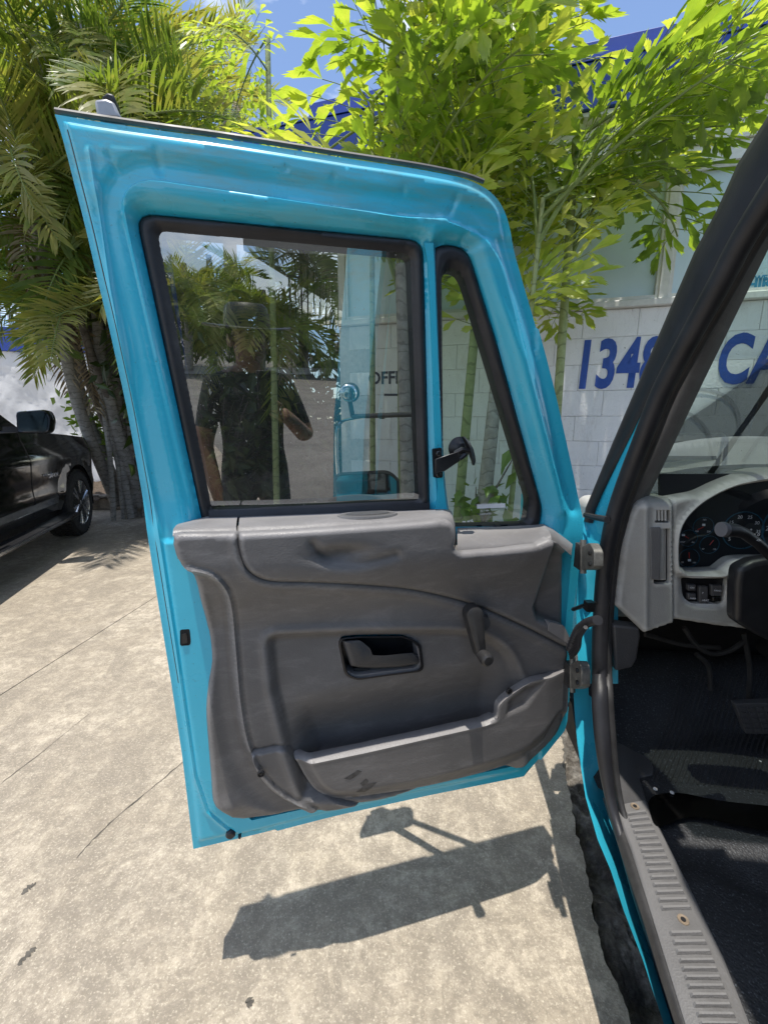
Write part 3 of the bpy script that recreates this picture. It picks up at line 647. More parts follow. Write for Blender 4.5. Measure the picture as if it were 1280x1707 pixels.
# jamb (teal) between hinge post and door
jamb = [[on_r(958,868,HR+.0), on_r(975,862,HR+.02), on_r(1005,868,HR+.05), on_r(1030,872,HR+.1)],
        [on_r(962,900,HR+.0), on_r(978,895,HR+.03), on_r(1003,905,HR+.045), on_r(1030,905,HR+.1)],
        [on_r(962,960,HR+.0), on_r(978,962,HR+.02), on_r(998,965,HR+.05), on_r(1030,965,HR+.1)],
        [on_r(960,1010,HR+.0), on_r(976,1012,HR+.035), on_r(994,1012,HR+.05), on_r(1030,1012,HR+.1)],
        [on_r(962,1080,HR+.0), on_r(975,1080,HR+.02), on_r(992,1080,HR+.05), on_r(1030,1080,HR+.1)],
        [on_r(966,1140,HR+.0), on_r(976,1140,HR+.02), on_r(992,1140,HR+.05), on_r(1030,1140,HR+.1)]]
MB().loft(jamb).build('door_jamb', M['teal'], truck, smooth=60)
# A-pillar: outer black windshield seal, teal sliver, black weatherstrip, grey inner trim
def pil_r(z): return HR + .02 + .096 * max(0., z - 1.12)
def on_pil(x, y, k=0.):
    r = HR; p = None
    for _ in range(25): p = on_r(x, y, r); r = .5 * r + .5 * (pil_r(p.z) + k)
    return p
def strip(name, A, B, k0, k1, mat, mid=0., parent=truck):
    rows = []
    for (a, b) in zip(A, B):
        p, q = on_pil(*a, k0), on_pil(*b, k1); m_ = p.lerp(q, .5); nn = -Vector(TA) * .7 - Vector(TR) * .7
        rows.append([p - nn * .03, p, p.lerp(q, .2) + nn * mid * .8, m_ + nn * mid, p.lerp(q, .8) + nn * mid * .8, q, q - nn * .03])
    return MB().loft(rows).build(name, M[mat], parent, smooth=60)
la = [(1300,160),(1278,195),(1229,273),(1194,351),(1157,420),(1097,560),(1064,637),(1037,700),(1020,740),(988,818),(976,846),(972,868)]
lb = [(1350,190),(1326,228),(1270,306),(1232,380),(1190,450),(1127,582),(1084,655),(1056,716),(1038,752),(1002,826),(992,850),(988,872)]
strip('windshield_seal', la, lb, .0, .012, 'rubber', .008)
lc = [(1340,210),(1300,275),(1266,345),(1216,450),(1156,575),(1094,712),(1048,808),(1030,862),(1022,905)]
# teal pillar metal
l1 = [(1084,655),(1056,716),(1038,752),(1002,826),(990,856),(984,880)]
l2 = [(1096,672),(1074,735),(1060,775),(1036,840),(1028,872),(1022,905)]
strip('pillar_post', l1, l2, .014, .03, 'teal')
# rubber weatherstrip tube round the door opening, swept in one piece
wpix = [(1370,200),(1300,300),(1240,395),(1200,470),(1145,570),(1102,652),(1072,728),(1044,800),(1024,860),(1010,930),(1003,1000),(999,1090),(1000,1170),(1005,1240),(1012,1300),(1022,1352),(1040,1414),(1064,1497),(1098,1600),(1132,1707),(1175,1830)]
W3 = []
for x, y in smoothline(wpix, 4):
    k = ss(np.array(float(y)), 850, 1000); p = on_pil(x, y, .02)
    if y > 1150: p = on_r(x, y, HR + .022 + .02 * float(ss(np.array(float(y)), 1200, 1400)))
    W3.append(p)
rad = [.0185 + .003 * float(bump(np.array(i / len(W3) - .5), .2)) for i in range(len(W3))]
for i, (x, y) in enumerate(smoothline(wpix, 4)):
    rad[i] = .0185 if y < 1150 else .0185 - .008 * float(ss(np.array(float(y)), 1200, 1380))
MB().tube(W3, rad, 12).build('door_weatherstrip', M['rubber'], truck, smooth=80)
off = Vector(TR) * .026 + Vector(TA) * -.001
W4 = [p + off * (1 if i < 40 else .9) for i, p in enumerate(W3)]
MB().tube([p + Vector(TA) * .012 for p in W4], [r * .62 for r in rad], 10).build('weatherstrip_lip', M['rubber_worn'], truck, smooth=80)
# inner pillar cover, brown grey
l3 = [(1350,240),(1300,320),(1258,400),(1174,560),(1138,637),(1092,740),(1056,818),(1046,850)]
l4 = [(1390,250),(1330,320),(1280,394),(1200,560),(1163,637),(1115,740),(1078,818),(1066,846)]
strip('pillar_trim', l3, l4, .055, .085, 'sill_plastic', .006)
# windshield
wa = on_pil(1300, 215, .02); wb = on_pil(985, 868, .02)
dirW = (wa - wb).normalized()
g0 = wb + Vector(TA) * .03 + Vector(TR) * .02; g1 = g0 + dirW * 1.05
tw = Vector(TR) * 1.95
MB().add([g0, g1, g1 + tw - Vector(TR) * .15, g0 + tw], [(0, 1, 2, 3)]).build('windshield', M['windshield_glass'], truck)
# wiper across the glass
wn = dirW.cross(Vector(TR)).normalized(); wn = wn if wn.dot(Vector(TA)) > 0 else -wn
def on_ws(x, y, off=.02):
    d = Vector(ray(x, y)); o_ = g0 + wn * off - Vector((0, 0, CAM_H)); s = o_.dot(wn) / d.dot(wn); return d * s + Vector((0, 0, CAM_H))
wp = MB(); wp.tube([on_ws(1163, 822), on_ws(1215, 748), on_ws(1272, 660), on_ws(1340, 560)], .0045, 6); wp.build('wiper_arm', M['drip'], truck)
wp = MB(); wp.loft([[on_ws(x, y, .012), on_ws(x + 8, y + 5, .006)] for x, y in ((1160,815),(1230,715),(1330,575))]); wp.build('wiper_blade', M['rubber_worn'], truck)
# cowl edge under the glass
mb = MB(); mb.loft([[on_ws(x, y, -.004), on_ws(x, y + 9, -.03), on_ws(x, y + 14, -.06)] for x, y in ((1084,822),(1120,822),(1160,818),(1200,808))]); mb.build('cowl_seal', M['rubber'], truck)
# wing-mirror rubber stub at the foot of the pillar
mb = MB(); mb.tube([on_r(975,858,HR), on_r(990,862,HR+.01), on_r(1012,866,HR+.02)], [.006, .0075, .008], 8); mb.build('pillar_foot', M['rubber'], truck)
# hinges
def hinge(y0, y1, x0, x1, k):
    h = MB(); pts = rounded([(x0, y0 + 8, 3), (x0 + 14, y0, 4), (x1 - 3, y0 + 14, 6), (x1 - 3, y1 - 4, 4), (x1 - 12, y1, 4), (x0, y1, 2)])
    h.prism([on_r(x, y, HR - .035 * 1.0) for x, y in pts], Vector(TR) * .02)
    o_ = bev(h.build('hinge', M['alu'], truck), .003, 3)
    hp = MB(); hp.tube([on_r(x0 + 4, y0 - 4, HR - .03), on_r(x0 + 4, y1 + 6, HR - .03)], .007, 10); hp.build('hinge_pin', M['alu'], truck)
    for yy in (y0 + 18, y1 - 10): MB().lathe(on_r(x1 - 9, yy, HR - .037), -Vector(TR), [(.0055, 0), (.0055, .004), (.003, .005)], 6).build('bolt', M['screw'], truck, smooth=None)
    mb = MB(); mb.box(on_r(x0 - 2, (y0 + y1) / 2, HR - .03), (.012, .03, .06)); mb.build('hinge_leaf', M['rubber_worn'], truck)
hinge(904, 950, 968, 993, 0); hinge(1100, 1148, 950, 972, 0)
mb = MB(); mb.tube([on_r(955,1016,HR-.03), on_r(972,1010,HR-.03), on_r(992,1006,HR+.02)], .005, 6); mb.box(on_r(982,1010,HR-.02), (.018,.02,.022)); mb.build('check_strap', M['screw'], truck)
# corrugated wiring boot
cp = smoothline([(950,1082),(958,1062),(966,1048),(980,1038),(996,1034)], 8)
MB().tube([on_r(x, y, HR - .03) for x, y in cp], [.008 + (.003 if i % 2 == 0 else -.0005) for i in range(len(cp))], 12).build('wiring_boot', M['rubber'], truck, smooth=30)
for k in range(3):
    cp2 = smoothline([(950 + k, 1088 + 4 * k),(960 + 2 * k,1075 + 3 * k),(965 + k,1060 + k),(976,1046)], 4)
    MB().tube([on_r(x, y, HR - .045) for x, y in cp2], .005, 6).build('cable', M['rubber'], truck)
M['rust'] = simple('rusty_washer', (.22, .17, .12), .7, .2, var=.4, scale=80)
# ---------------------------------------------------------------- sill plate with ribs
ZS = .475
pl_l = [(1026,1345),(1052,1414),(1078,1497),(1110,1600),(1143,1707),(1178,1810),(1200,1880)]
pl_r = [(1078,1335),(1115,1410),(1157,1493),(1207,1597),(1250,1707),(1298,1805),(1330,1870)]
LL = [on_z(x, y, ZS) for x, y in pl_l]; RR_ = [on_z(x, y, ZS) for x, y in pl_r]
rows = []
for a, b_ in zip(LL, RR_):
    rows.append([a - Vector((0, 0, .03)), a - Vector((0, 0, .002)), a.lerp(b_, .06) + Vector((0, 0, .002)), a.lerp(b_, .5) + Vector((0, 0, .003)), a.lerp(b_, .93) + Vector((0, 0, .002)), b_ - Vector((0, 0, .003)), b_ - Vector((0, 0, .06))])
sill = MB().loft(rows).build('sill_plate', M['sill_plastic'], truck, smooth=50)
def on_sill(t, u, z=0.):
    n = len(LL) - 1; t = max(0, min(n - 1e-6, t * n)); i = int(t); f = t - i
    a = LL[i].lerp(LL[i + 1], f); b_ = RR_[i].lerp(RR_[i + 1], f); return a.lerp(b_, u) + Vector((0, 0, z))
NR = 40; k = 0
for i in range(NR):
    t = .04 + .93 * i / NR
    if abs(t - .40) < .025: continue
    dt = .0058; p = [on_sill(t, .20, .003), on_sill(t + .002, .80, .003), on_sill(t + .002 + dt * 1.9, .80, .003), on_sill(t + dt * 1.9, .20, .003)]
    q = [on_sill(t + .002, .23, .0075), on_sill(t + .004, .77, .0075), on_sill(t + .001 + dt * 1.5, .77, .0075), on_sill(t + dt * 1.5, .23, .0075)]
    mb = MB(); mb.loft([p, q], close=True); mb.add(q, [(0, 1, 2, 3)]); mb.build('rib', M['sill_plastic'], sill, smooth=None)
for t, u in ((.018, .55), (.405, .55)):
    c = on_sill(t, u, .003); MB().lathe(c, (0, 0, 1), [(.0095, 0), (.009, .0015), (.006, .001), (.0045, .0005)], 18).build('screw_washer', M['rust'], sill)
    MB().lathe(c + Vector((0, 0, .0012)), (0, 0, 1), [(.0042, 0), (.0042, .0006)], 12).build('screw_hole', M['dark'], sill)
# rubber edge strips beside the plate
for nm, A, B, z0, z1, mt in (('sill_seal', [(1004,1330),(1020,1380),(1040,1440),(1070,1530),(1100,1630),(1126,1712),(1165,1830)], [(1028,1350),(1052,1414),(1066,1455),(1090,1530),(1120,1630),(1146,1712),(1185,1825)], .455, ZS - .004, 'rubber_worn'),):
    rows = []
    for a, b_ in zip(A, B):
        p, q = on_z(*a, z0), on_z(*b_, z1); m_ = p.lerp(q, .5) + Vector((0, 0, .008)); rows.append([p, p.lerp(m_, .5) + Vector((0, 0, .003)), m_, m_.lerp(q, .5), q])
    MB().loft(rows).build(nm, M[mt], truck, smooth=60)
# grey kick plates
kp = smoothline([(1022,1165),(1045,1168),(1058,1182),(1068,1210),(1078,1245),(1090,1282)], 3) + [(1088,1292),(1066,1296),(1076,1330),(1080,1345),(1034,1352),(1022,1300),(1014,1230)]
vs = [on_z(x, y, ZS + .0 + .002) for x, y in kp]; bev(MB().prism(vs, (0, 0, -.02)).build('kick_plate', M['trim_dark'], truck), .003)
kb = [(1022,1042),(1066,1048),(1068,1062),(1062,1100),(1054,1114),(1026,1120)]
bev(MB().prism([on_a(x, y, 1.05) for x, y in kb], Vector(TA) * .04).build('kick_panel', M['trim_dark'], truck), .006, 3)
# floor, mat
floor = MB().box(T(1.56, .62, ZS - .10), (2.16, 1.55, .12), Matrix.Rotation(-R(6.4), 3, 'Z')).build('cab_floor', M['dark'], truck)
ZF = ZS - .012
m, t, b, o = newmat('floor_mat'); v = coord(t)
c = ramp(t, noise(t, v, 4, 8, .7), [(.35, (.014, .0145, .016)), (.65, (.030, .031, .034))]); c = mixc(t, ramp(t, noise(t, v, 230, 2, .6), [(.6, 0.), (.68, .8)]), c, (.11, .12, .13))
c = mixc(t, ramp(t, noise(t, coord(t, (1, 1, 1)), 6, 9, .8, 1), [(.6, 0.), (.8, .5)]), c, (.08, .08, .08))
t.links.new(c, b.inputs['Base Color']); b.inputs['Roughness'].default_value = .6; vo = N(t, 'ShaderNodeTexVoronoi'); vo.inputs['Scale'].default_value = 210; t.links.new(v, vo.inputs['Vector']); addbump(t, b, vo.outputs['Distance'], .4, .003); M['mat'] = m
def zmat(x, y):
    z = ZF + .012 * np.sin(x * 9 + 1) * np.sin(y * 7) + .02 * ss(y, .95, 1.15) + .16 * ss(y, 1.12, 1.35)
    pud = np.hypot((x - .78) / .5, (y - (.80 + .02 * np.sin(x * 25))) / .05); return z - .012 * (1 - ss(pud, .6, 1.1))
def matpos(V):
    z = zmat(V[:, 0], V[:, 1]); return np.array([T(a, c, 0) for a, c in V]) + np.stack([0 * z, 0 * z, z], -1)
fm = sheet([(.475,-.12),(2.3,-.12),(2.3,1.36),(.43,1.36),(.43,.98),(.50,.9)], [], .02, matpos).build('floor_mat', M['mat'], truck, smooth=80)
# long grooves moulded in the mat under the pedals
mb = 0
g_n = 0
for i in range(34):
    x0 = 1088 + i * 9.2
    a = on_z(x0 - 18, 1302 + i * 1.2, ZF); c_ = on_z(x0 + 34, 1205 - min(i, 10) * 2.2 + max(0, i - 20) * 1.6, ZF)
    if lat(a) < .49: continue
    sdv = Vector(TR) * .0022; up_ = Vector((0, 0, .0035)); rows = []
    for k in range(7):
        p = a.lerp(c_, k / 6); p.z = float(zmat(np.array(lat(p)), np.array(lon(p)))) - .001; rows.append([p - sdv, p - sdv * .7 + up_, p + sdv * .7 + up_, p + sdv])
    MB().loft(rows).build('tread_rib', M['rubber_worn'], fm, smooth=None)
pt = on_z(1232, 1284, ZF + .015)
water = simple('spilled_oil', (.003, .003, .003), .12); 
ol = smoothline([(1085,1330),(1130,1322),(1200,1335),(1290,1345),(1400,1360),(1400,1400),(1290,1388),(1210,1372),(1150,1362),(1100,1378),(1085,1360)], 4, True)
MB().add([on_z(x, y, ZF + .0165) for x, y in ol], [tuple(range(len(ol)))]).build('oil_patch', water, fm)
for (x, y) in ((1240,1272),(1266,1270),(1092,1316),(1120,1322)):
    c = on_z(x, y, ZF + .019); MB().lathe(c, (0, 0, 1), [(.005, 0), (.0045, .002), (.002, .003)], 7).build('debris', M['mortar'], fm)
# pedal
pd = [(1225,1174),(1290,1172),(1300,1224),(1244,1224)]
ped = bev(MB().prism([on_a(x, y, 1.10) for x, y in pd], Vector(TA) * .02).build('pedal', M['trim_dark'], truck), .002)
for i in range(5):
    for j in range(4):
        x = 1233 + j * 14 + i * 3; y = 1180 + i * 9; MB().prism([on_a(x + dx, y + dy, 1.097) for dx, dy in ((0,0),(9,0),(10,6),(1,6))], Vector(TA) * .004).build('pedal_pad', M['trim_dark'], ped, smooth=None)
# firewall, walls, roof of the cab
mb = MB(); mb.box(T(1.56, 1.42, .72), (2.2, .04, .62), Matrix.Rotation(-R(6.4), 3, 'Z')); mb.build('firewall', M['dark'], truck)
mb = MB()
Zr = 2.02
mb.box(T(1.52, .26, Zr + .03), (2.0, .76, .06), Matrix.Rotation(-R(6.4), 3, 'Z')); mb.build('cab_roof', M['teal'], truck)
MB().box(T(1.52, .26, Zr - .03), (1.94, .74, .02), Matrix.Rotation(-R(6.4), 3, 'Z')).build('headliner', M['dash'], truck)
mb = MB(); mb.prism([T(.47, .12, .42), T(.40, .12, .42), T(.40, .12, 1.15), T(.47, .12, Zr - .04), T(.52, .12, Zr - .04)], Vector(TA) * -.26); mb.build('rear_side_panel', M['teal'], truck)
mb = MB(); mb.tube([T(.44, .14, .5), T(.435, .14, 1.2), T(.48, .15, 1.85), T(.49, .3, 1.96), T(.49, .58, 1.97)], .018, 10); mb.build('rear_weatherstrip', M['rubber'], truck)
mb = MB(); mb.prism([T(.44, -.12, Zr - .03), T(.44, .56, Zr - .03), T(.46, .66, Zr - .03), T(.58, .66, Zr - .02), T(.58, -.12, Zr)], (0, 0, .06)); mb.build('roof_rail', M['teal'], truck)
mb = MB(); mb.box(T(1.53, -.14, 1.2), (2.1, .04, 1.7), Matrix.Rotation(-R(6.4), 3, 'Z')); mb.build('rear_wall', M['trim'], truck)
mb = MB(); mb.box(T(2.58, .6, .80), (.05, 1.5, .8), Matrix.Rotation(-R(6.4), 3, 'Z')); mb.build('passenger_door', M['trim'], truck)
mb = MB(); mb.box(T(.425, 1.60, .88), (.03, .86, .32), Matrix.Rotation(-R(6.4), 3, 'Z')); mb.build('front_fender', M['teal'], truck)
# driver's seat, under the roof beyond the opening
seat = MB(); seat.box(T(.98, .22, .80), (.50, .46, .16), Matrix.Rotation(-R(6.4), 3, 'Z')); s_ = bev(seat.build('seat', M['trim_dark'], truck), .04, 4)
seat = MB(); seat.box(T(.98, -.03, 1.20), (.48, .13, .75), Matrix.Rotation(-R(6.4), 3, 'Z') @ Matrix.Rotation(R(8), 3, 'X')); bev(seat.build('seat_back', M['trim_dark'], truck), .04, 4)
# ---------------------------------------------------------------- dashboard
AD = 1.06
def dz(x, y, da=0.): return on_a(x, y, AD + da)
def px_sheet(outline, holes, mat, name, parent, hf=None, a0=0., step=.006, skirt=.05, smooth=55, lines=()):
    """sheet in the plane of the dash face; 2-D coordinates are pixels / 1000"""
    def pos(V):
        q = V * 1000; h = hf(q) if hf else np.zeros(len(q))
        d = np.stack([(q[:, 0] - 640) / FPX, CP - (q[:, 1] - 853.5) / FPX * SP, -SP - (q[:, 1] - 853.5) / FPX * CP], -1)
        s = (AD + a0) / (d @ TA); P0 = d * s[:, None] + np.array([0, 0, CAM_H]); return P0 - TA * h[:, None]
    return sheet([(x / 1000, y / 1000) for x, y in [p[:2] for p in outline]], [[(x / 1000, y / 1000) for x, y in [p[:2] for p in h]] for h in holes], step, pos, TA * skirt, lines=[[(x / 1000, y / 1000) for x, y in l] for l in lines]).build(name, M[mat], parent, smooth=smooth)
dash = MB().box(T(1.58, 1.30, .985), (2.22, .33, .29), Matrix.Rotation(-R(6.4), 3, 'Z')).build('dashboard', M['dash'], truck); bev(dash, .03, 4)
# left cheek with vent
cheek = rounded([(1060,836,14),(1078,829,6),(1117,830,3),(1119,1035,3),(1070,1052,5),(1028,1012,3),(1040,900),(1050,855)])
cut_louv = rounded([(1085,848,3),(1111,848,3),(1111,869,3),(1085,869,3)])
cut_vent = rounded([(1083,878,4),(1111,878,3),(1111,970,5),(1083,970,5)])
def cheek_h(q):
    x, y = q[:, 0], q[:, 1]; fold = 1068 + 0 * y
    h = .018 * ss(x, 1034, 1072) + .004 * bump(x - 1070, 4); h -= .02 * (1 - ss(y, 828, 842)); h -= .012 * (1 - ss(dline(q, cheek, True), 0, 4)); return h
cheek_o = px_sheet(cheek, [cut_louv, cut_vent], 'dash', 'vent_panel', dash, cheek_h, a0=-.0, step=.004)
for i in range(5):
    x = 1086 + i * 5.6; MB().prism([dz(x, 849, -.018), dz(x + 2.2, 849, -.018), dz(x + 2.2, 868, -.018), dz(x, 868, -.018)], Vector(TA) * .012).build('louver_bar', M['dash'], dash)
MB().prism([dz(x, y, .0) for x, y in ((1080,845),(1116,845),(1116,975),(1080,975))], Vector(TA) * .004).build('vent_back', M['dark'], dash)
bev(MB().prism([dz(x, y, -.024) for x, y in rounded([(1084,880,3),(1101,879,2),(1100,968,2),(1085,966,4)])], Vector(TA) * .02).build('vent_shutter', M['sill_plastic'], dash), .002)
for i in range(4):
    x = 1101 + i * 2.3; MB().prism([dz(x, 881, -.02 + i * .003), dz(x + 1.1, 881, -.02 + i * .003), dz(x + 1.1, 967, -.02 + i * .003), dz(x, 967, -.02 + i * .003)], Vector(TA) * .012).build('vent_blade', M['dash'], dash)
MB().prism([dz(x, y, -.010) for x, y in rounded([(1060,849,3),(1069,849,3),(1069,866,3),(1061,866,3)])], Vector(TA) * .004).build('defrost_slot', M['trim'], dash)
# bezel round the instruments
bez = smoothline([(1118,832),(1140,828),(1170,822),(1205,806),(1245,792),(1300,784),(1400,790),(1480,830)], 4) + [(1480,1070),(1300,1062),(1226,1050),(1216,1050),(1119,1035)]
clus = smoothline([(1139,948),(1132,940),(1132,900),(1138,876),(1152,856),(1176,836),(1210,818),(1245,808),(1300,802),(1400,812),(1440,850),(1445,935),(1290,933),(1240,934),(1222,938),(1206,950),(1196,954),(1150,955)], 3, True)
swh = rounded([(1136,962,6),(1216,964,6),(1208,1005,5),(1200,1009),(1152,1008,10),(1140,996,6)])
def bez_h(q):
    x, y = q[:, 0], q[:, 1]; d = dline(q, clus, True); h = .012 * bump(d - 6, 6) - .010 * (1 - ss(d, 0, 4)); e = dline(q, bez, True); h -= .02 * (1 - np.sqrt(np.clip(e / 6, 0, 1)))
    h -= .006 * (1 - ss(dline(q, swh, True), 0, 7)); h += .02 * ss(x, 1180, 1300) * 0; return h
cl2 = clus + [clus[0]]
px_sheet(bez, [clus, swh], 'dash', 'instrument_bezel', dash, bez_h, a0=-.008, step=.004, lines=[offs(cl2, o_) for o_ in (-3, -6, -10, -14, 3, 6, 10, 14)] + [offs(swh + [swh[0]], o_) for o_ in (-4, -8, 4, 8)])
m_, t_, b_, o_ = newmat('cluster_face'); b_.inputs['Base Color'].default_value = (.010, .012, .016, 1); b_.inputs['Roughness'].default_value = .5; M['cluster'] = m_
px_sheet([(1100,790),(1480,790),(1480,965),(1100,965)], [], 'cluster', 'instrument_face', dash, a0=.035, step=.05, skirt=.01)
m2 = MB(); m2.add([dz(x, y, .012) for x, y in clus], [tuple(range(len(clus)))]); m2.build('cluster_lens', M['dial_glass'], dash)
def dial(x, y, r, nums, needle, span=(-220, 40)):
    c = dz(x, y, .030); k = r * AD / FPX / .99; X = Vector(TR); Z = Vector((0, 0, 1))
    g_ = MB(); g_.loft([[c + (X * math.cos(2 * math.pi * j / 40) + Z * math.sin(2 * math.pi * j / 40)) * k * q - Vector(TA) * h_ for j in range(40)] for q, h_ in ((1.0, 0), (1.0, .0015), (.955, .0015), (.955, 0))], close=True); g = g_.build('gauge', M['dial_ring'], dash)
    for i, s_ in enumerate(nums):
        a = R(span[0] + (span[1] - span[0]) * i / max(1, len(nums) - 1)); p = c + (X * math.cos(a) - Z * math.sin(a)) * k * .74 - Vector(TA) * .0015
        text_mesh('numeral', s_, k * .24, p - X * k * .02 - Z * k * .08, X, Z, 'white_text', dash, align='CENTER')
    for i in range(21):
        a = R(span[0] + (span[1] - span[0]) * i / 20); p = c + (X * math.cos(a) - Z * math.sin(a)) * k * .9; q = c + (X * math.cos(a) - Z * math.sin(a)) * k * (.96)
    a = R(needle); MB().tube([c - Vector(TA) * .002, c + (X * math.cos(a) - Z * math.sin(a)) * k * .62 - Vector(TA) * .002], .0008, 5).build('needle', M['red'], dash)
dial(1172,878,16,['100','160','220'],150); dial(1147,897,14,['UNIT','','PSI'],210); dial(1148,930,16,['50','','100'],-100); dial(1182,908,15,['60','','120'],-60)
dial(1238,884,31,['5','10','15','20','25','30','35','40'],200); dial(1320,880,44,['10','20','30','40','50','60','70','80'],200)
# fuel pump / battery pictograms
for x, y in ((1149,934),(1173,875),(1139,892)):
    MB().prism([dz(x + dx, y + dy, .027) for dx, dy in ((-2.5,-1.8),(2.5,-1.8),(2.5,1.8),(-2.5,1.8))], Vector(TA) * .0005).build('pictogram', M['white_text'], dash)
# switches
sp = px_sheet([(1130,958),(1222,958),(1222,1015),(1130,1015)], [], 'black', 'switch_panel', dash, a0=.012, step=.05, skirt=.01)
for x0, y0, x1, y1, mt in ((1147,975,1160,985,'black'),(1147,990,1160,1000,'black'),(1166,978,1180,1006,'black'),(1186,976,1203,994,'black'),(1188,996,1202,1003,'screw')):
    bev(MB().prism([dz(x, y, -.002) for x, y in ((x0,y0),(x1,y0),(x1,y1),(x0,y1))], Vector(TA) * .012).build('switch', M['trim_dark'] if mt == 'black' else M[mt], dash), .0015)
for x, y, s_ in ((1150,981,'ON'),(1150,999,'MIRR'),(1170,990,'P'),(1190,986,'PANEL'),(1170,1002,'HEAT'),(1192,982,'.')):
    text_mesh('switch_print', s_, .006, dz(x, y, -.0035), Vector(TR), (0, 0, 1), 'white_text', dash)
# steering column shroud, stalk, wheel
col = [(1232,948),(1258,936),(1300,928),(1400,930),(1420,1075),(1300,1078),(1262,1060),(1236,1044),(1226,1038),(1228,975)]
bev(MB().prism([on_a(x, y, .95) for x, y in col], Vector(TA) * .04).build('column_shroud', M['black'], truck), .012, 3)
sk = [on_a(1209, 884, .86), on_a(1225, 884, .865), on_a(1240, 889, .87), on_a(1262, 905, .88), on_a(1300, 940, .90)]
MB().tube(sk, [.0135, .0125, .0105, .0095, .011], 14).build('indicator_stalk', M['black'], truck, smooth=60)
MB().lathe(on_a(1206, 882.5, .858), Vector(sk[1]) - Vector(sk[0]), [(.0138, -.006), (.0145, 0), (.0138, .003)], 20).build('stalk_end', simple('stalk_end_grey', (.10, .10, .11), .45), truck)
for i, (x, y, s_) in enumerate(((1250,884,'o'),(1256,892,'='),(1262,893,'D'),(1260,902,'-O-'))): text_mesh('stalk_print', s_, .006, on_a(x, y, .852), Vector(TR), (0, 0, 1), 'white_text', truck)
wheel = []
cw = T(1.02, .70, 1.13); wz = (Vector(TA) * -.75 + Vector((0, 0, .66))).normalized(); wx = Vector(TR); wy = wz.cross(wx)
mb = MB(); rr = [cw + (wx * math.cos(2 * math.pi * k / 40) + wy * math.sin(2 * math.pi * k / 40)) * .225 for k in range(41)]; mb.tube(rr, .014, 10, cap=False, up=wz)
for a in (20, 160, 270): mb.tube([cw + wz * -.03, cw + (wx * math.cos(R(a)) + wy * math.sin(R(a))) * .225], .012, 8)
mb.lathe(cw - wz * .05, wz, [(.07, 0), (.07, .03), (.05, .045)], 20); mb.build('steering_wheel', M['black'], truck)
mb = MB(); mb.tube([T(1.02, .74, 1.08), T(1.0, 1.3, .7)], .03, 10); mb.build('steering_shaft', M['dark'], truck)
for k, pts in enumerate(([(1075,1058),(1090,1062),(1140,1075),(1200,1080)], [(1140,1046),(1160,1075),(1185,1090),(1215,1085),(1240,1070)], [(1240,1056),(1250,1120),(1246,1180)], [(1160,1090),(1180,1110),(1185,1150)])):
    MB().tube([on_a(x, y, 1.22) for x, y in smoothline(pts, 4)], .007, 7).build('underdash_cable', M['rubber_worn'], truck)
from mathutils import noise as mnoise
# ================================================================== GROUND
base = MB(); n = 40
XS = [-300,-60,-20,-8,0,8,20,60,300]; YS = [-300,-60,-20,-8,0,8,20,60,300]
MB().loft([[Vector((x, y, -.16)) for x in XS] for y in YS]).build('ground', M['asphalt'], None, smooth=None)
ground = bpy.data.objects['ground']; tag(ground, kind='structure')
def slab(poly, name='concrete_slab'):
    from mathutils.geometry import tessellate_polygon
    P_ = [Vector((x, y, 0)) for x, y in poly]; n_ = len(P_); m_ = MB(); m_.add(P_ + [p - Vector((0, 0, .15)) for p in P_], [tuple(t) for t in tessellate_polygon([P_])] + [(i, (i + 1) % n_, (i + 1) % n_ + n_, i + n_) for i in range(n_)])
    return m_.build(name, M['concrete'], ground, smooth=None)
edge_px = [(941,1238),(944,1262),(940,1285),(946,1310),(953,1345),(962,1392),(972,1432),(984,1490),(994,1545),(1008,1600),(1030,1650),(1052,1712)]
E_ = [ground_pt(x, y) for x, y in edge_px]; random.seed(3)
EE = []
for i in range(len(E_) - 1):
    for k in range(5):
        p = E_[i].lerp(E_[i + 1], k / 5); EE.append((p.x + random.uniform(-.006, .006), p.y))
EE.append((E_[-1].x, E_[-1].y)); last = EE[-1]; first = EE[0]
g1a, g1b = ground_pt(0, 1160), ground_pt(268, 990); g2a, g2b = ground_pt(128, 1432), ground_pt(316, 1262)
d1 = (g1b - g1a).normalized()
def along(p, d, t): return (p.x + d.x * t, p.y + d.y * t)
gap = .006; nrm = Vector((-d1.y, d1.x, 0)) * gap
A0 = along(g1a, d1, -14); A1 = along(g1a, d1, 9)
fh = (A1[0], A1[1]); 
# far slab (beyond the joint) and near slab (towards the camera and behind it)
slab([(A0[0] + nrm.x, A0[1] + nrm.y), (A1[0] + nrm.x, A1[1] + nrm.y), (3.0, 9.5), (-14, 16), (-22, 6), (-22, A0[1])])
jt = along(g1a, d1, 6.2)
slab([(A0[0], A0[1]), (A1[0], A1[1]), (first[0] + .05, first[1] + .45), (first[0], first[1] + .1)] + EE + [(last[0] - .1, -10), (A0[0]+.02, -10.)])
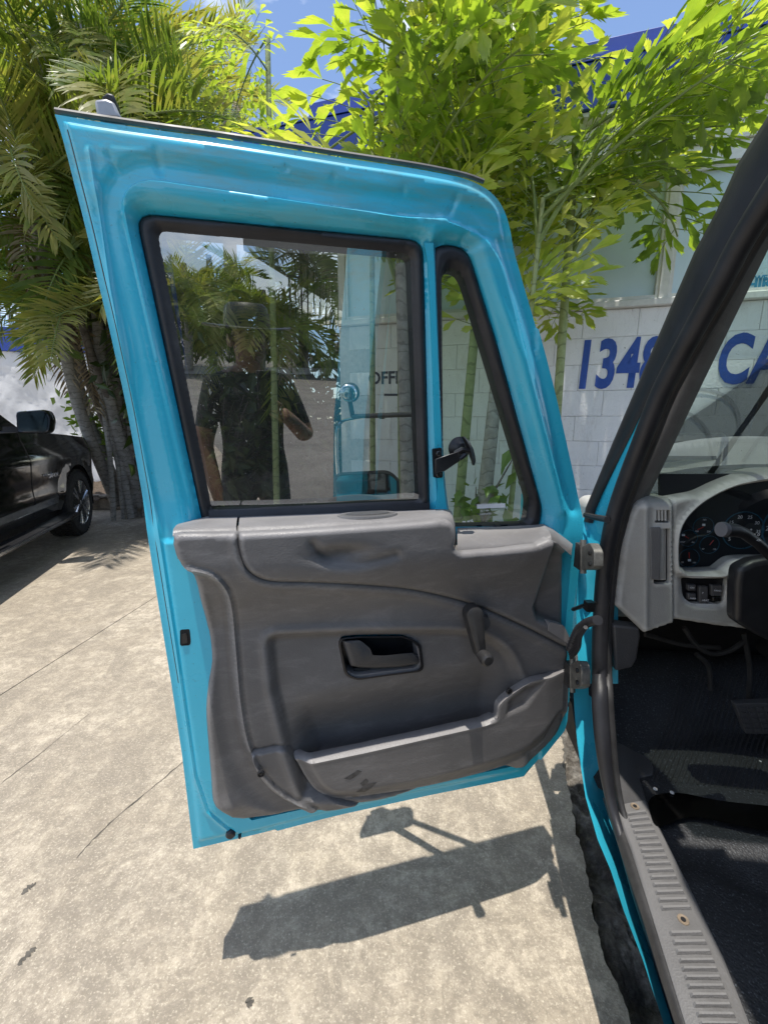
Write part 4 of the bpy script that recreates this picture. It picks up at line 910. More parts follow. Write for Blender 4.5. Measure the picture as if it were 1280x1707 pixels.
# hairline cracks and pits as thin recess-coloured flakes
crk = simple('crack_dirt', (.10, .09, .075), .95, var=.4, scale=60)
def crack(pts, wd, name='crack'):
    P_ = [ground_pt(x, y, .001) for x, y in smoothline(pts, 6)]; rows = []
    for i, p in enumerate(P_):
        tdir = (P_[min(i + 1, len(P_) - 1)] - P_[max(i - 1, 0)]).normalized(); nn = Vector((-tdir.y, tdir.x, 0)); k = wd * random.uniform(.2, 1.2) * math.sin(math.pi * (i + .5) / len(P_)) ** .5
        jitter = nn * random.uniform(-.003, .003); rows.append([p - nn * k + jitter + Vector((0, 0, .0008)), p + nn * k + jitter + Vector((0, 0, .0008))])
    MB().loft(rows).build(name, crk, ground, smooth=None)
crack([(128,1432),(160,1395),(210,1350),(270,1300),(316,1262)], .0028); crack([(30,1610),(48,1590),(60,1580)], .012, 'pit'); crack([(36,1492),(48,1480),(60,1474)], .014, 'pit')
crack([(938,1230),(942,1255),(938,1280)], .010); crack([(0,1308),(60,1262),(150,1190)], .002); crack([(412,1680),(416,1672),(414,1664)], .01, 'pit')
# broken gutter beside the truck
def rub(V):
    x, y = V[:, 0], V[:, 1]; z = np.array([-.07 + .07 * (mnoise.noise(Vector((a * 7, c * 5, 0))) + .5 * mnoise.noise(Vector((a * 19, c * 15, 3))) + .3 * mnoise.noise(Vector((a * 50, c * 50, 7)))) for a, c in V])
    return np.stack([x, y, z], -1)
rb = sheet([(last[0] - .12, -.2), (1.6, -.2), (1.9, 2.0), (first[0] - .12, first[1] + .4)], [], .014, rub).build('gutter_rubble', M['rubble'], None, smooth=None); tag(rb, kind='stuff', label='dark broken concrete and dirt in the gutter beside the truck', cat='rubble')

# ================================================================== BUILDING
WN_AZ = -74.0
WS = Surf(WN_AZ, 4.0)
if WS.u[0] < 0: WS.u = -WS.u
WU, WNn = Vector(WS.u), Vector(WS.n)
bld = thing('office_building', 'white painted block building with blue roof edge and numbers 1348 on it', 'building', tuple(WS.pt(0., 0.)))
BW, BH, G = .40, .205, .0025
z_top = WS.sz(1000, 517)[1]; nrow = int(z_top / BH) + 1
blk = MB().box((0, .04, 0), (BW - G, .08, BH - G)).mesh('block', None)
bmm = bmesh.new(); bmm.from_mesh(blk); bmesh.ops.bevel(bmm, geom=[e for e in bmm.edges], offset=.0025, segments=1, affect='EDGES'); bmm.to_mesh(blk); bmm.free(); blk.materials.append(M['block_paint'])
cnt = 0; Z0 = z_top - BH / 2; S_L, S_R = WS.sz(566, 600)[0], 4.6
S_LR = WS.sz(380, 240)[0]; ang = math.atan2(WU.y, WU.x)
for r in range(8):
    zz = Z0 - r * BH; off = (r % 2) * BW / 2
    k = int((S_R - S_L) / BW)
    for c in range(k):
        s = S_L + .1 + c * BW + off + BW / 2
        o = link('block', blk, None, bld); P_ = Vector(WS.pt(s, zz)); cnt += 1
        o.matrix_parent_inverse = Matrix.Identity(4)
        o.location = P_ - LOC[bld.name] + WNn * random.uniform(0, .0012); o.rotation_euler = (0, 0, ang)
# wall core (also the mortar) down to the ground and lower plastered base
mb = MB(); mb.prism([WS.pt(S_L, -.15, -.01), WS.pt(S_R, -.15, -.01), WS.pt(S_R, z_top, -.01), WS.pt(S_L, z_top, -.01)], WNn * .18); mb.build('wall', M['mortar'], bld)
mb = MB(); mb.prism([WS.pt(S_L, -.15, .0), WS.pt(S_R, -.15, .0), WS.pt(S_R, Z0 - 7.5 * BH - .003, .0), WS.pt(S_L, Z0 - 7.5 * BH - .003, 0.)], WNn * .009); mb.build('plinth', M['block_paint'], bld)
# sill, windows, mullions
zs = z_top
zw0, zw1 = zs + .06, zs + .92
bev(MB().prism([WS.pt(S_L, zs + .002, .05), WS.pt(S_R, zs + .002, .05), WS.pt(S_R, zs + .055, .05), WS.pt(S_L, zs + .055, .05)], WNn * .2).build('window_sill', M['winframe'], bld), .008)
mull = [WS.sz(1107, 470)[0]]; wpitch = 1.30; ms = sorted([mull[0] + k * wpitch for k in (-3, -2, -1, 0, 1, 2)]); ms = [S_L + .04] + [m_ for m_ in ms if m_ > S_L + .25]
for s in ms:
    fr = bev(MB().prism([WS.pt(s - .035, zw0 - .005, .02), WS.pt(s + .035, zw0 - .005, .02), WS.pt(s + .035, zw1, .02), WS.pt(s - .035, zw1, .02)], WNn * .1).build('mullion', M['winframe'], bld), .004)
for a, b_ in zip(ms[:-1], ms[1:]):
    wn_ = MB(); zz0, zz1 = zw0, zw1
    for (s0, s1, q0, q1) in ((a + .035, b_ - .035, zz0, zz0 + .025), (a + .035, b_ - .035, zz1 - .025, zz1), (a + .035, a + .055, zz0 + .025, zz1 - .025), (b_ - .055, b_ - .035, zz0 + .025, zz1 - .025)):
        wn_.prism([WS.pt(s0, q0, .01), WS.pt(s1, q0, .01), WS.pt(s1, q1, .01), WS.pt(s0, q1, .01)], WNn * .05)
    wf = wn_.build('window', M['winframe'], bld, smooth=None)
    MB().prism([WS.pt(a + .05, zz0 + .02, -.03), WS.pt(b_ - .05, zz0 + .02, -.03), WS.pt(b_ - .05, zz1 - .02, -.03), WS.pt(a + .05, zz1 - .02, -.03)], WNn * .006).build('pane', M['film'], wf, smooth=None)
# poster inside the right pane
px0 = WS.at(1262, 492, -.02)
MB().prism([WS.pt(WS.sz(1236,430)[0], WS.sz(1240,492)[1], -.022), WS.pt(WS.sz(1236,430)[0] + .75, WS.sz(1240,492)[1], -.022), WS.pt(WS.sz(1236,430)[0] + .75, WS.sz(1240,492)[1] + .55, -.022), WS.pt(WS.sz(1236,430)[0], WS.sz(1240,492)[1] + .55, -.022)], WNn * .003).build('poster', M['poster_bg'], bld, smooth=None)
text_mesh('poster_text', 'HIRING', .095, WS.at(1243, 482, -.019), WU, (0, 0, 1), 'poster', bld, bold=.004); text_mesh('poster_text', 'WE ARE', .05, WS.at(1257, 468, -.019), WU, (0, 0, 1), 'poster', bld, bold=.002)
# siding band: planks
zb0 = zw1 + .004; zf = WS.sz(1150, 150, .15)[1]
npl = 5
for i in range(npl):
    q0 = zb0 + i * .13; a = [WS.pt(S_L, q0, .035), WS.pt(S_L, q0 + .124, .012), WS.pt(S_L, q0 + .124, -.03), WS.pt(S_L, q0, -.03)]
    MB().prism(a, WU * (S_R - S_L)).build('siding_board', M['siding'], bld, smooth=None)
ztopw = zb0 + npl * .13
# blue roof edge
bev(MB().prism([WS.pt(S_LR - .3, zf, .15), WS.pt(S_LR - .3, zf + .27, .17), WS.pt(S_LR - .3, zf + .27, .09), WS.pt(S_LR - .3, zf, .09)], WU * (S_R - S_LR + .3)).build('fascia', M['blue'], bld), .004)
MB().prism([WS.pt(S_L - .28, zf - .004, .12), WS.pt(S_L - .28, zf - .004, -.1), WS.pt(S_L - .28, zf - .03, -.1), WS.pt(S_L - .28, zf - .03, .12)], WU * (S_R - S_L + .28)).build('soffit', M['siding'], bld)
MB().prism([WS.pt(S_LR - .3, zf + .275, .18), WS.pt(S_LR - .3, zf + .295, .18), WS.pt(S_LR - .3, zf + .7, -2.6), WS.pt(S_LR - .3, zf + .68, -2.6)], WU * (S_R - S_LR + .3)).build('roof', M['blue'], bld)
s6 = WS.sz(515, 200, .1)[0]
bev(MB().prism([WS.pt(s6, zf + .25, .1), WS.pt(s6 + .0, zf + .44, .1), WS.pt(s6 + 9, zf + .44, .1), WS.pt(s6 + 9, zf + .25, .1)], WNn * .1).build('upper_fascia', M['blue'], bld), .004)
# painted characters
def wall_text(s, x, y, hpx, shear, sx, sp=1.0, mat='letter', bold=.016):
    s0, z0 = WS.sz(x, y, .004); z1 = WS.sz(x, y - hpx, .004)[1]
    return text_mesh('painted_number', s, (z1 - z0) / .70, WS.pt(s0, z0, .0035), WU, (0, 0, 1), mat, bld, shear=shear, sx=sx, spacing=sp, bold=bold)
t1 = wall_text('1348', 953, 645, 76, .06, .62, 1.02)
t2 = wall_text('CAL', 1190, 637, 78, .07, .62, 1.05)
t3 = wall_text('OFFICE', 614, 640, 20, .0, .95, 1.0, 'inkdark', .004)
p0, p1 = WS.at(640, 656, .004), WS.at(682, 656, .004)
MB().prism([p0, p1, p1 + Vector((0,0,-.02)) , p0 + Vector((0,0,-.02))], WNn * .002).build('painted_arrow', M['inkdark'], bld)
MB().prism([p1 + Vector((0,0,.03)), p1 + WU * .07 + Vector((0,0,-.01)), p1 + Vector((0,0,-.05))], WNn * .002).build('arrow_head', M['inkdark'], bld)
# faint looping scrawl on the wall
scr = simple('faded_scrawl', (.52, .51, .51), .8)
for pts in ([(1100,680),(1140,655),(1180,650),(1215,665),(1230,690),(1232,730)], [(1120,690),(1150,690),(1180,720),(1192,765),(1200,805)], [(1098,788),(1130,797),(1170,792),(1200,775)], [(1238,770),(1262,735),(1290,700)]):
    rows = []; L_ = [WS.at(x, y, .0042) for x, y in smoothline(pts, 5)]
    for i, p in enumerate(L_): 
        tdir = (L_[min(i+1,len(L_)-1)] - L_[max(i-1,0)]).normalized(); nn = tdir.cross(WNn); rows.append([p - nn * .012, p + nn * .012])
    MB().loft(rows).build('faded_scrawl', scr, bld, smooth=None)
# blue downpipe post next to the planting
bev(MB().box(WS.at(697, 700, .12) * 1 - Vector((0, 0, WS.at(697,700,.12).z - 1.2)), (.05, .06, 2.7)).build('downpipe', M['blue'], bld), .004)

# ================================================================== BOUNDARY WALL far left, fence above
pA = ray(-60, 700) * 8.6; pB = ray(260, 700) * 8.9
bwl = thing('boundary_wall', 'rough white stucco wall with blue coping behind the parked black car', 'wall', (float(pA[0]), float(pA[1]), 0))
A_ = Vector((pA[0], pA[1], 0)) ; B_ = Vector((pB[0], pB[1], 0)); dv = (B_ - A_).normalized(); A_ -= dv * 4; B_ += dv * 1.5; nv = Vector((-dv.y, dv.x, 0))
zt = ray(30, 588); ztop = CAM_H + zt[2] * 8.6
def lump(V):
    z = .02 * np.sin(V[:, 0] * 5) * np.sin(V[:, 1] * 6) + .008 * RNG.standard_normal(len(V)); return np.array([tuple(A_ + dv * s - nv * h + Vector((0, 0, q))) for (s, q), h in zip(V, z)])
Lw = (B_ - A_).length
sheet([(0, -.15), (Lw, -.15), (Lw, ztop), (0, ztop)], [], .07, lump, tuple(nv * .2)).build('wall', M['stucco'], bwl, smooth=80)
bev(MB().prism([A_ - nv * .04 + Vector((0, 0, ztop + .003)), A_ - nv * .04 + Vector((0, 0, ztop + .45)), A_ + nv * .24 + Vector((0, 0, ztop + .45)), A_ + nv * .24 + Vector((0, 0, ztop + .003))], dv * Lw).build('coping', M['blue'], bwl), .01)
fn = thing('bar_fence', 'pale upright bar fence rising above the boundary wall', 'fence', tuple(A_ + nv * .5))
for i in range(48):
    p = A_ + nv * .5 + dv * (i * .16); MB().box(p + Vector((0, 0, ztop + 1.1)), (.025, .025, 1.9)).build('bar', M['winframe'], fn, smooth=None)
MB().prism([A_ + nv * .5 + Vector((0, 0, ztop + 1.9)), A_ + nv * .5 + Vector((0, 0, ztop + 1.95)), A_ + nv * .53 + Vector((0, 0, ztop + 1.95)), A_ + nv * .53 + Vector((0, 0, ztop + 1.9))], dv * 7.8).build('rail', M['winframe'], fn)
# planting bed + kerb in front of the palms
bed = thing('planting_bed', 'low stone kerb and brown soil bed under the palms', 'planter', (-3.6, 7.4, 0))
kk = [ground_pt(120, 852), ground_pt(170, 848), ground_pt(245, 850), ground_pt(330, 855)]
k2 = [p * 1.0 for p in kk]
for i in range(3):
    a, b_ = kk[i], kk[i + 1]; L_ = (b_ - a).length; n_ = max(2, int(L_ / .5)); u_ = (b_ - a).normalized(); nn = Vector((-u_.y, u_.x, 0))
    for j in range(n_):
        p = a.lerp(b_, (j + .5) / n_); w_ = L_ / n_ - .012
        mbx = MB(); mbx.box(Vector((p.x, p.y, .12)) + nn * random.uniform(-.01, .01), (w_, .14, .24 + random.uniform(-.02, .02)), Matrix.Rotation(math.atan2(u_.y, u_.x), 3, 'Z')); bev(mbx.build('kerb_stone', M['stone'], bed), .015, 2)
def soil(V):
    z = .20 + .03 * RNG.standard_normal(len(V)); return np.stack([V[:, 0], V[:, 1], z], -1)
q0, q1 = kk[0], kk[-1]
sheet([(q0.x - 1.5, q0.y - .2), (q0.x, q0.y + .05), (q1.x, q1.y + .05), (q1.x + .6, q1.y + 1.5), (q0.x - 1.5, q0.y + 4)], [], .08, soil).build('soil', M['soil'], bed, smooth=60)
# ================================================================== VEGETATION
def mesh2(name, parts, smooth=None):
    """parts: [(MB, material)] merged into one mesh with material slots"""
    V, F, mi = [], [], []
    for k, (m_, mt) in enumerate(parts):
        b_ = len(V); V += m_.v; F += [tuple(b_ + i for i in f) for f in m_.f]; mi += [k] * len(m_.f)
    me = bpy.data.meshes.new(name); me.from_pydata(V, [], F)
    for _, mt in parts: me.materials.append(M[mt])
    me.polygons.foreach_set('material_index', mi)
    if smooth: me.shade_smooth()
    return me
def rachis(L, bend, n=14, curl=.0, rnd=None):
    """arching midrib in the local XZ plane, leaving the origin along +X"""
    pts = [Vector((0, 0, 0))]; a = 0.
    for i in range(n):
        t = (i + 1) / n; a = -bend * t ** 1.4; pts.append(pts[-1] + Vector((math.cos(a), curl * t, math.sin(a))) * (L / n))
    return pts
def pinnate(seed, L=2.0, bend=1.2, nl=46, ll=.56, lw=.017, vee=.5):
    rd = random.Random(seed); P = rachis(L, bend, 18, rd.uniform(-.12, .12)); st, lf = MB(), MB()
    st.tube(P, [.014 * (1 - .85 * i / 18) + .002 for i in range(19)], 5)
    for i in range(nl):
        t = .14 + .86 * (i + .5) / nl; k = t * 18; a = int(min(k, 17)); f = k - a; p = P[a].lerp(P[a + 1], f); tg = (P[a + 1] - P[a]).normalized()
        lat_ = Vector((0, 1, 0)); up = lat_.cross(tg) * -1; up = up if up.z > 0 else -up
        for sgn in (-1, 1):
            ln = ll * (math.sin(math.pi * (.12 + .80 * t)) ** .6) * rd.uniform(.8, 1.1); sweep = rd.uniform(.45, .75) + .35 * t
            d = (lat_ * sgn * math.cos(sweep) + tg * math.sin(sweep) + up * (vee + rd.uniform(-.15, .15))).normalized(); w_ = lw * rd.uniform(.8, 1.15)
            side = tg.cross(d).normalized().cross(d) if False else (tg - d * tg.dot(d)).normalized()
            q = p.copy(); vs = []; m_ = 5; dd = d.copy(); droop = rd.uniform(.25, .75)
            for j in range(m_ + 1):
                u = j / m_; wj = w_ * (.35 + 1.3 * u) if u < .3 else w_ * (1 - ((u - .3) / .7) ** 2) * .95 + .001
                vs += [q - side * wj, q + side * wj]; q = q + dd * (ln / m_); dd = (dd + Vector((0, 0, -droop / m_ * 1.3))).normalized()
            lf.add(vs, [(2 * j, 2 * j + 1, 2 * j + 3, 2 * j + 2) for j in range(m_)])
    return st, lf
def fishtail(seed, L=1.6, bend=.9, npin=10, leaf=.20):
    rd = random.Random(seed); P = rachis(L, bend, 14, rd.uniform(-.1, .1)); st, lf = MB(), MB()
    st.tube(P, [.013 * (1 - .8 * i / 14) + .003 for i in range(15)], 6)
    def leaflet(p, d, nrm_, s):
        side = d.cross(nrm_).normalized(); w_ = s * rd.uniform(.12, .25); skew = rd.uniform(-.3, .5)
        tip = [(-1.0, .62), (-.72, .80), (-.60, .74), (-.32, .96 + skew * .1), (-.18, .86), (.12, 1.08), (.26, .93), (.60, 1.0 + .1 * skew), (.70, .82), (1.0, .74 + .2 * skew)]
        dz_ = rd.uniform(-.10, -.45); vs = [p, p + d * s * .33 - side * w_ * .42 + nrm_ * s * .03, p + d * s * .33 + side * w_ * .42 + nrm_ * s * .03, p + d * s * .45 - nrm_ * s * .015]
        for a, b_ in tip:
            vs.append(p + d * s * b_ + side * w_ * a + nrm_ * s * (.05 * a * a) + Vector((0, 0, dz_ * s * b_ * b_ * .6)))
        n0 = 4; fs = [(0, 1, 3), (0, 3, 2), (1, n0, n0 + 1, 3), (2, 3, n0 + 8, n0 + 9)] + [(3, n0 + j, n0 + j + 1) for j in range(1, 8)]
        lf.add(vs, fs)
    for i in range(npin):
        t = .16 + .84 * (i + .5) / npin; k = t * 14; a = int(min(k, 13)); f = k - a; p = P[a].lerp(P[a + 1], f); tg = (P[a + 1] - P[a]).normalized(); up = Vector((0, -1, 0)).cross(tg); up = up if up.z > 0 else -up
        for sgn in ((-1, 1)):
            ln = .55 * L / 1.6 * (1 - .55 * t ** 2) * rd.uniform(.8, 1.15); sw = rd.uniform(.5, .8)
            d = (Vector((0, sgn, 0)) * math.cos(sw) + tg * math.sin(sw) + up * rd.uniform(.0, .4)).normalized(); q = p.copy(); nl = max(4, int(ln / .085)); pts = [q.copy()]
            for j in range(nl):
                d = (d + Vector((0, 0, -.05))).normalized(); q = q + d * (ln / nl); pts.append(q.copy())
                nn = tg.cross(d).normalized() * sgn; nn = nn if nn.z > 0 else -nn
                s_ = -1 if j % 2 else 1; sd = d.cross(nn).normalized() * s_
                dl = (d * rd.uniform(.5, .9) + sd * rd.uniform(.6, 1.0) + nn * rd.uniform(-.5, .3)).normalized()
                leaflet(q, dl, (nn + sd * rd.uniform(-.5, .5)).normalized(), leaf * rd.uniform(.7, 1.2))
            leaflet(q, d, nn, leaf * 1.2); st.tube(pts, .003, 4, cap=False)
    return st, lf
PIN = [mesh2('frond', [(a, 'stem'), (b_, 'palm_leaf')]) for a, b_ in (pinnate(1, 2.0, 1.1), pinnate(2, 1.7, 1.5, 40, .52), pinnate(3, 2.2, .8, 50, .58, .016), pinnate(4, 1.5, 1.9, 36, .46))]
DRY = [mesh2('dead_frond', [(a, 'dry_leaf'), (b_, 'dry_leaf')]) for a, b_ in (pinnate(7, 1.5, 1.6, 26, .40, .014),)]
FT = [mesh2('frond', [(a, 'stem'), (b_, 'fishtail_leaf')]) for a, b_ in (fishtail(1), fishtail(2, 1.4, 1.2, 9, .185), fishtail(3, 1.8, .6, 11, .21), fishtail(5, 1.2, .4, 8, .19))]
def put(me, parent, loc, az_deg, el_deg, sc=1., roll=0., name=None):
    """az: bearing clockwise from +Y; el: take-off angle above the horizon"""
    o = bpy.data.objects.new(name or me.name, me); COL.objects.link(o); o.parent = parent
    o.matrix_local = Matrix.Translation(Vector(loc)) @ Matrix.Rotation(R(90 - az_deg), 4, 'Z') @ Matrix.Rotation(-R(el_deg), 4, 'Y') @ Matrix.Rotation(R(roll), 4, 'X') @ Matrix.Scale(sc, 4)
    return o
def palm(name, label, base, top, rad, fronds, meshes, bark='bark', group=None, cat='palm tree', sc=(.8, 1.1), el=(5, 80), azr=(0, 360), seed=0, dead=0, crown_len=.5, bow=.15, extra=None):
    rd = random.Random(seed); base, top = Vector(base), Vector(top); t_ = thing(name, label, cat, base, group)
    n = 9; P = []
    for i in range(n):
        k = i / (n - 1); p = base.lerp(top, k) + (top - base).cross(Vector((0, 0, 1))).normalized() * bow * math.sin(math.pi * k) * rd.uniform(.8, 1.2) if (top - base).cross(Vector((0, 0, 1))).length > 1e-4 else base.lerp(top, k); P.append(p)
    MB().tube(P, [rad * (1.25 - .45 * i / (n - 1)) for i in range(n)], 10).build('trunk', M[bark], t_, smooth=80)
    tv = (P[-1] - P[-2]).normalized()
    for i in range(fronds):
        k = i / max(1, fronds - 1); a = azr[0] + (azr[1] - azr[0]) * ((i * .381966) % 1) + rd.uniform(-14, 14)
        e = el[0] + (el[1] - el[0]) * (1 - k) + rd.uniform(-8, 8); p = P[-1] - tv * crown_len * (1 - k) * rd.uniform(.6, 1.1) - base
        me = meshes[rd.randrange(len(meshes))]; put(me, t_, p, a, e if i else 80, rd.uniform(*sc), rd.uniform(-25, 25))
    for i in range(dead): put(DRY[0], t_, P[-1] - base - tv * .3, rd.uniform(0, 360), rd.uniform(-50, -15), rd.uniform(.6, .9), 0, 'dead_frond')
    return t_
def leafcloud(name, label, base, R_, n, size, seed, mat='bush_leaf', cat='shrub', spike=0., group=None):
    rd = random.Random(seed); t_ = thing(name, label, cat, base, group); br, lf = MB(), MB(); tips = []
    for i in range(max(6, n // 40)):
        a = rd.uniform(0, 6.28); r_ = rd.uniform(.3, 1); tip = Vector((math.cos(a) * r_ * R_[0], math.sin(a) * r_ * R_[1], R_[2] * rd.uniform(.3, 1.))); tips.append(tip)
        br.tube([Vector((0, 0, 0)), tip * .5 + Vector((0, 0, R_[2] * .12)), tip], [.012, .008, .003], 5)
    br.build('branches', M['bark_dark'], None); o = bpy.context.scene.objects[-1]; o.parent = t_; o.matrix_parent_inverse = Matrix.Identity(4)
    for i in range(n):
        tp = rd.choice(tips); k = rd.uniform(.25, 1.05); p = tp * k + Vector([rd.gauss(0, .09) for _ in range(3)]); d = Vector([rd.gauss(0, 1), rd.gauss(0, 1), rd.gauss(-.2, .8)]).normalized(); s_ = size * rd.uniform(.6, 1.3)
        side = d.cross(Vector((rd.gauss(0, 1), rd.gauss(0, 1), 1))).normalized() * s_ * .24; up = side.cross(d).normalized() * s_ * .06
        lf.add([p, p + d * s_ * .4 - side - up, p + d * s_ * .45, p + d * s_ * .4 + side - up, p + d * s_ - Vector((0, 0, s_ * .2))], [(0, 1, 2), (0, 2, 3), (1, 4, 2), (3, 2, 4)])
    me = lf.mesh('foliage', None, False); o = link('foliage', me, M[mat]); o.parent = t_; o['kind'] = 'stuff'; return t_
def at_d(px, py, d):     # point along the bearing of a pixel at horizontal distance d
    r_ = ray(px, py); return Vector(r_ * d / math.hypot(r_[0], r_[1]) + np.array([0, 0, CAM_H]))
# fishtail palms between the truck and the building
gF = 'fishtail palms in front of the office building'
def gnd(px, d): p = at_d(px, 700, d); return (p.x, p.y, 0)
fsp = [  # label, px base, dist, top px, top py, radius, fronds, az range, seed
 ('fishtail palm whose straight thin stem rises at the middle of the picture', 672, 3.0, 662, 60, .016, 7, (50, 170), 5, (30, 85), 1.7),
 ('fishtail palm with ringed pale trunk seen through the right part of the door window', 690, 2.7, 668, 440, .042, 5, (-70, 110), 8, (50, 85), .3),
 ('fishtail palm with husky bent trunk seen through the small vent window', 800, 2.9, 836, 560, .045, 5, (-40, 120), 21, (50, 88), .4),
 ('fishtail palm leaning right over the painted numbers', 850, 2.9, 905, 330, .016, 8, (-10, 130), 13, (30, 80), .4),
 ('tall fishtail palm with the highest yellow green fronds', 760, 3.15, 830, 120, .030, 10, (190, 420), 34, (0, 80), 1.5),
 ('fishtail palm at the blue wall edge with fronds reaching toward the truck pillar', 930, 3.2, 960, 230, .028, 6, (40, 140), 55, (25, 75), .9),
 ('fishtail palm with fronds hanging against the sky beside the blue roof corner', 620, 3.3, 620, 170, .020, 5, (30, 150), 89, (40, 80), .8)]
for i, (lb, bx, d, tx, ty, rad, nf, azr, sd_i, el_, cl) in enumerate(fsp):
    palm('fishtail_palm', lb, gnd(bx, d), at_d(tx, ty, d), rad, nf, FT, 'bark_green' if i in (0, 3, 4, 5, 6) else 'bark', gF, sc=(.62, .95), azr=azr, seed=sd_i, el=el_, crown_len=cl, bow=.05)
t_ = palm('fishtail_palm', 'small fishtail palm against blue sky above the left end of the roof', gnd(452, 5.0), at_d(446, 60, 5.0), .03, 6, FT, 'bark_green', gF, sc=(.55, .85), seed=77, el=(-10, 85), crown_len=2.0)
# palm clump at the left
gP = 'feathery palms growing in the bed at the left'
left = [ # base px, dist, top px, py, rad, nfronds, label
 (205, 7.6, 190, 330, .10, 14, 'stoutest ringed grey palm trunk standing beside the door edge'),
 (222, 7.4, 150, 400, .075, 12, 'palm with smooth pale green crownshaft leaning left of the door'),
 (192, 7.9, 95, 470, .06, 13, 'thin palm leaning left over the black car mirror'),
 (178, 7.7, 40, 250, .07, 14, 'palm leaning furthest left with fronds over the white wall'),
 (232, 7.8, 200, 170, .09, 11, 'palm whose crown rises behind the upper door corner'),
 (214, 8.2, 60, 60, .09, 15, 'tallest palm at the top left corner of the picture'),
 (240, 8.0, 130, 40, .08, 12, 'palm with bright spiky fronds at the top left of the door'),
 (262, 8.0, 318, 205, .06, 6, 'palm with half bare brown fronds in front of the white cloud')]
for i, (bx, d, tx, ty, rad, nf, lb) in enumerate(left):
    bp = at_d(bx, 700, d); k_ = .80 if i > 2 else .92
    palm('feather_palm', lb, (bp.x, bp.y, .15), at_d(tx, ty, d * k_), rad, nf, PIN, 'bark', gP, sc=(.75, 1.15), seed=100 + i, el=(-25, 80), dead=2 if i in (0, 3, 7) else 1, crown_len=.7)
# nearer low fronds of the clump, above the car and towards the viewer
for i, (bx, d, tx, ty, lb) in enumerate(((96, 6.6, 60, 300, 'low palm with broad drooping fronds above the parked car'), (170, 6.9, 215, 90, 'palm with glossy arching fronds just above the door corner bracket'), (140, 6.6, 120, 480, 'short palm with fan of thin fronds beside the door edge'), (30, 6.9, 10, 160, 'palm with dark green fronds at the left picture edge'))):
    bp = at_d(bx, 700, d); bp = at_d(215, 700, 7.7) if i != 9 else bp
    palm('feather_palm', lb, (bp.x + i * .12, bp.y + .1 * i, .15), at_d(tx, ty, d), .05, 13, PIN, 'bark_dark', gP, sc=(.6, .95), seed=300 + i, el=(-35, 75), crown_len=.6, dead=1)
palm('feather_palm', 'separate bushy palm against the sky left of the blue roof', at_d(395, 700, 9.5) * 1, at_d(372, 130, 9.5), .12, 9, PIN, 'bark_dark', gP, sc=(.7, 1.05), seed=400, el=(-30, 85), crown_len=1.1, dead=2)
# foliage that closes the view behind the door window
for i, (bx, d, ty, lb) in enumerate(((300, 6.0, 430, 'palm seen through the left half of the door window'), (430, 5.8, 470, 'short palm seen through the middle of the door window'), (500, 6.2, 400, 'palm seen through the door window beside the building corner'))):
    bp = at_d(bx, 700, d); palm('feather_palm', lb, (bp.x, bp.y, 0), at_d(bx + 6, ty, d), .07, 15, PIN, 'bark_dark', gP, sc=(.6, .9), seed=500 + i, el=(-50, 60), crown_len=.9, dead=1)
for i, (bx, d) in enumerate(((290, 6.6), (350, 5.6), (415, 6.6), (480, 5.7), (540, 6.4))):
    bp = at_d(bx, 700, d); leafcloud('shrub', ['dark shrub low behind the left edge of the door window', 'wide dark shrub behind the reflected shoulder', 'dark shrub behind the reflected torso', 'dark shrub behind the reflected elbow', 'dark shrub beside the building corner'][i], Vector((bp.x, bp.y, .0)), (.8, .6, 2.6), 1300, .20, 80 + i, 'shaded_bush')
# slender bare trunks of the clump
gT = 'bare slender trunks in the palm clump'
for i, (bx, tx, ty, d, rad) in enumerate(((168, 120, 470, 7.2, .032), (176, 140, 520, 7.3, .028), (186, 128, 430, 7.5, .03), (198, 168, 420, 7.25, .045), (207, 200, 450, 7.5, .05), (216, 176, 380, 7.3, .04), (228, 212, 480, 7.3, .05))):
    lbs = ['slender bare trunk leaning furthest left beside the car hood', 'second leaning slender trunk right of the car hood', 'slender trunk crossing behind the leaning ones', 'ringed grey trunk at the middle of the palm clump', 'upright grey trunk third from the door edge', 'curved slender trunk second from the door edge', 'grey trunk half hidden by the door edge']
    t_ = thing('bare_trunk', lbs[i], 'tree trunk', gnd(bx, d), gT); b0 = Vector(gnd(bx, d)); tp = at_d(tx, ty, d); P = []
    for k in range(8):
        u = k / 7; P.append(b0.lerp(tp, u) + Vector((.10 * math.sin(u * 3 + i), .05 * math.sin(u * 4), 0)))
    MB().tube(P, [rad * (1.2 - .4 * k / 7) for k in range(8)], 9).build('trunk', M['bark'], t_, smooth=80)
# broad leaved shrub woven among the trunks and small plants by the wall
leafcloud('shrub', 'leafy shrub tangled among the grey trunks beside the car mirror', at_d(185, 700, 7.9) - Vector((0, 0, .5)), (.6, .4, 1.3), 700, .15, 1)
leafcloud('shrub', 'dark leafy tangle at the foot of the blue coping', at_d(110, 540, 7.9), (1.1, .5, .8), 450, .15, 2)
leafcloud('shrub', 'dense dry leaf tangle between palm trunks and door', at_d(205, 600, 7.5) - Vector((0, 0, .2)), (.8, .5, 1.7), 1100, .16, 3)
leafcloud('shrub', 'thin climbing leaves around the palm trunk in the vent window', Vector(gnd(800, 2.8)) + Vector((0, 0, .55)), (.25, .2, .7), 70, .12, 4)
leafcloud('potted_plant', 'low plant with broad green leaves at the foot of the block wall', Vector(gnd(822, 3.2)) + Vector((0, 0, .35)), (.3, .2, .35), 50, .16, 5, cat='plant')
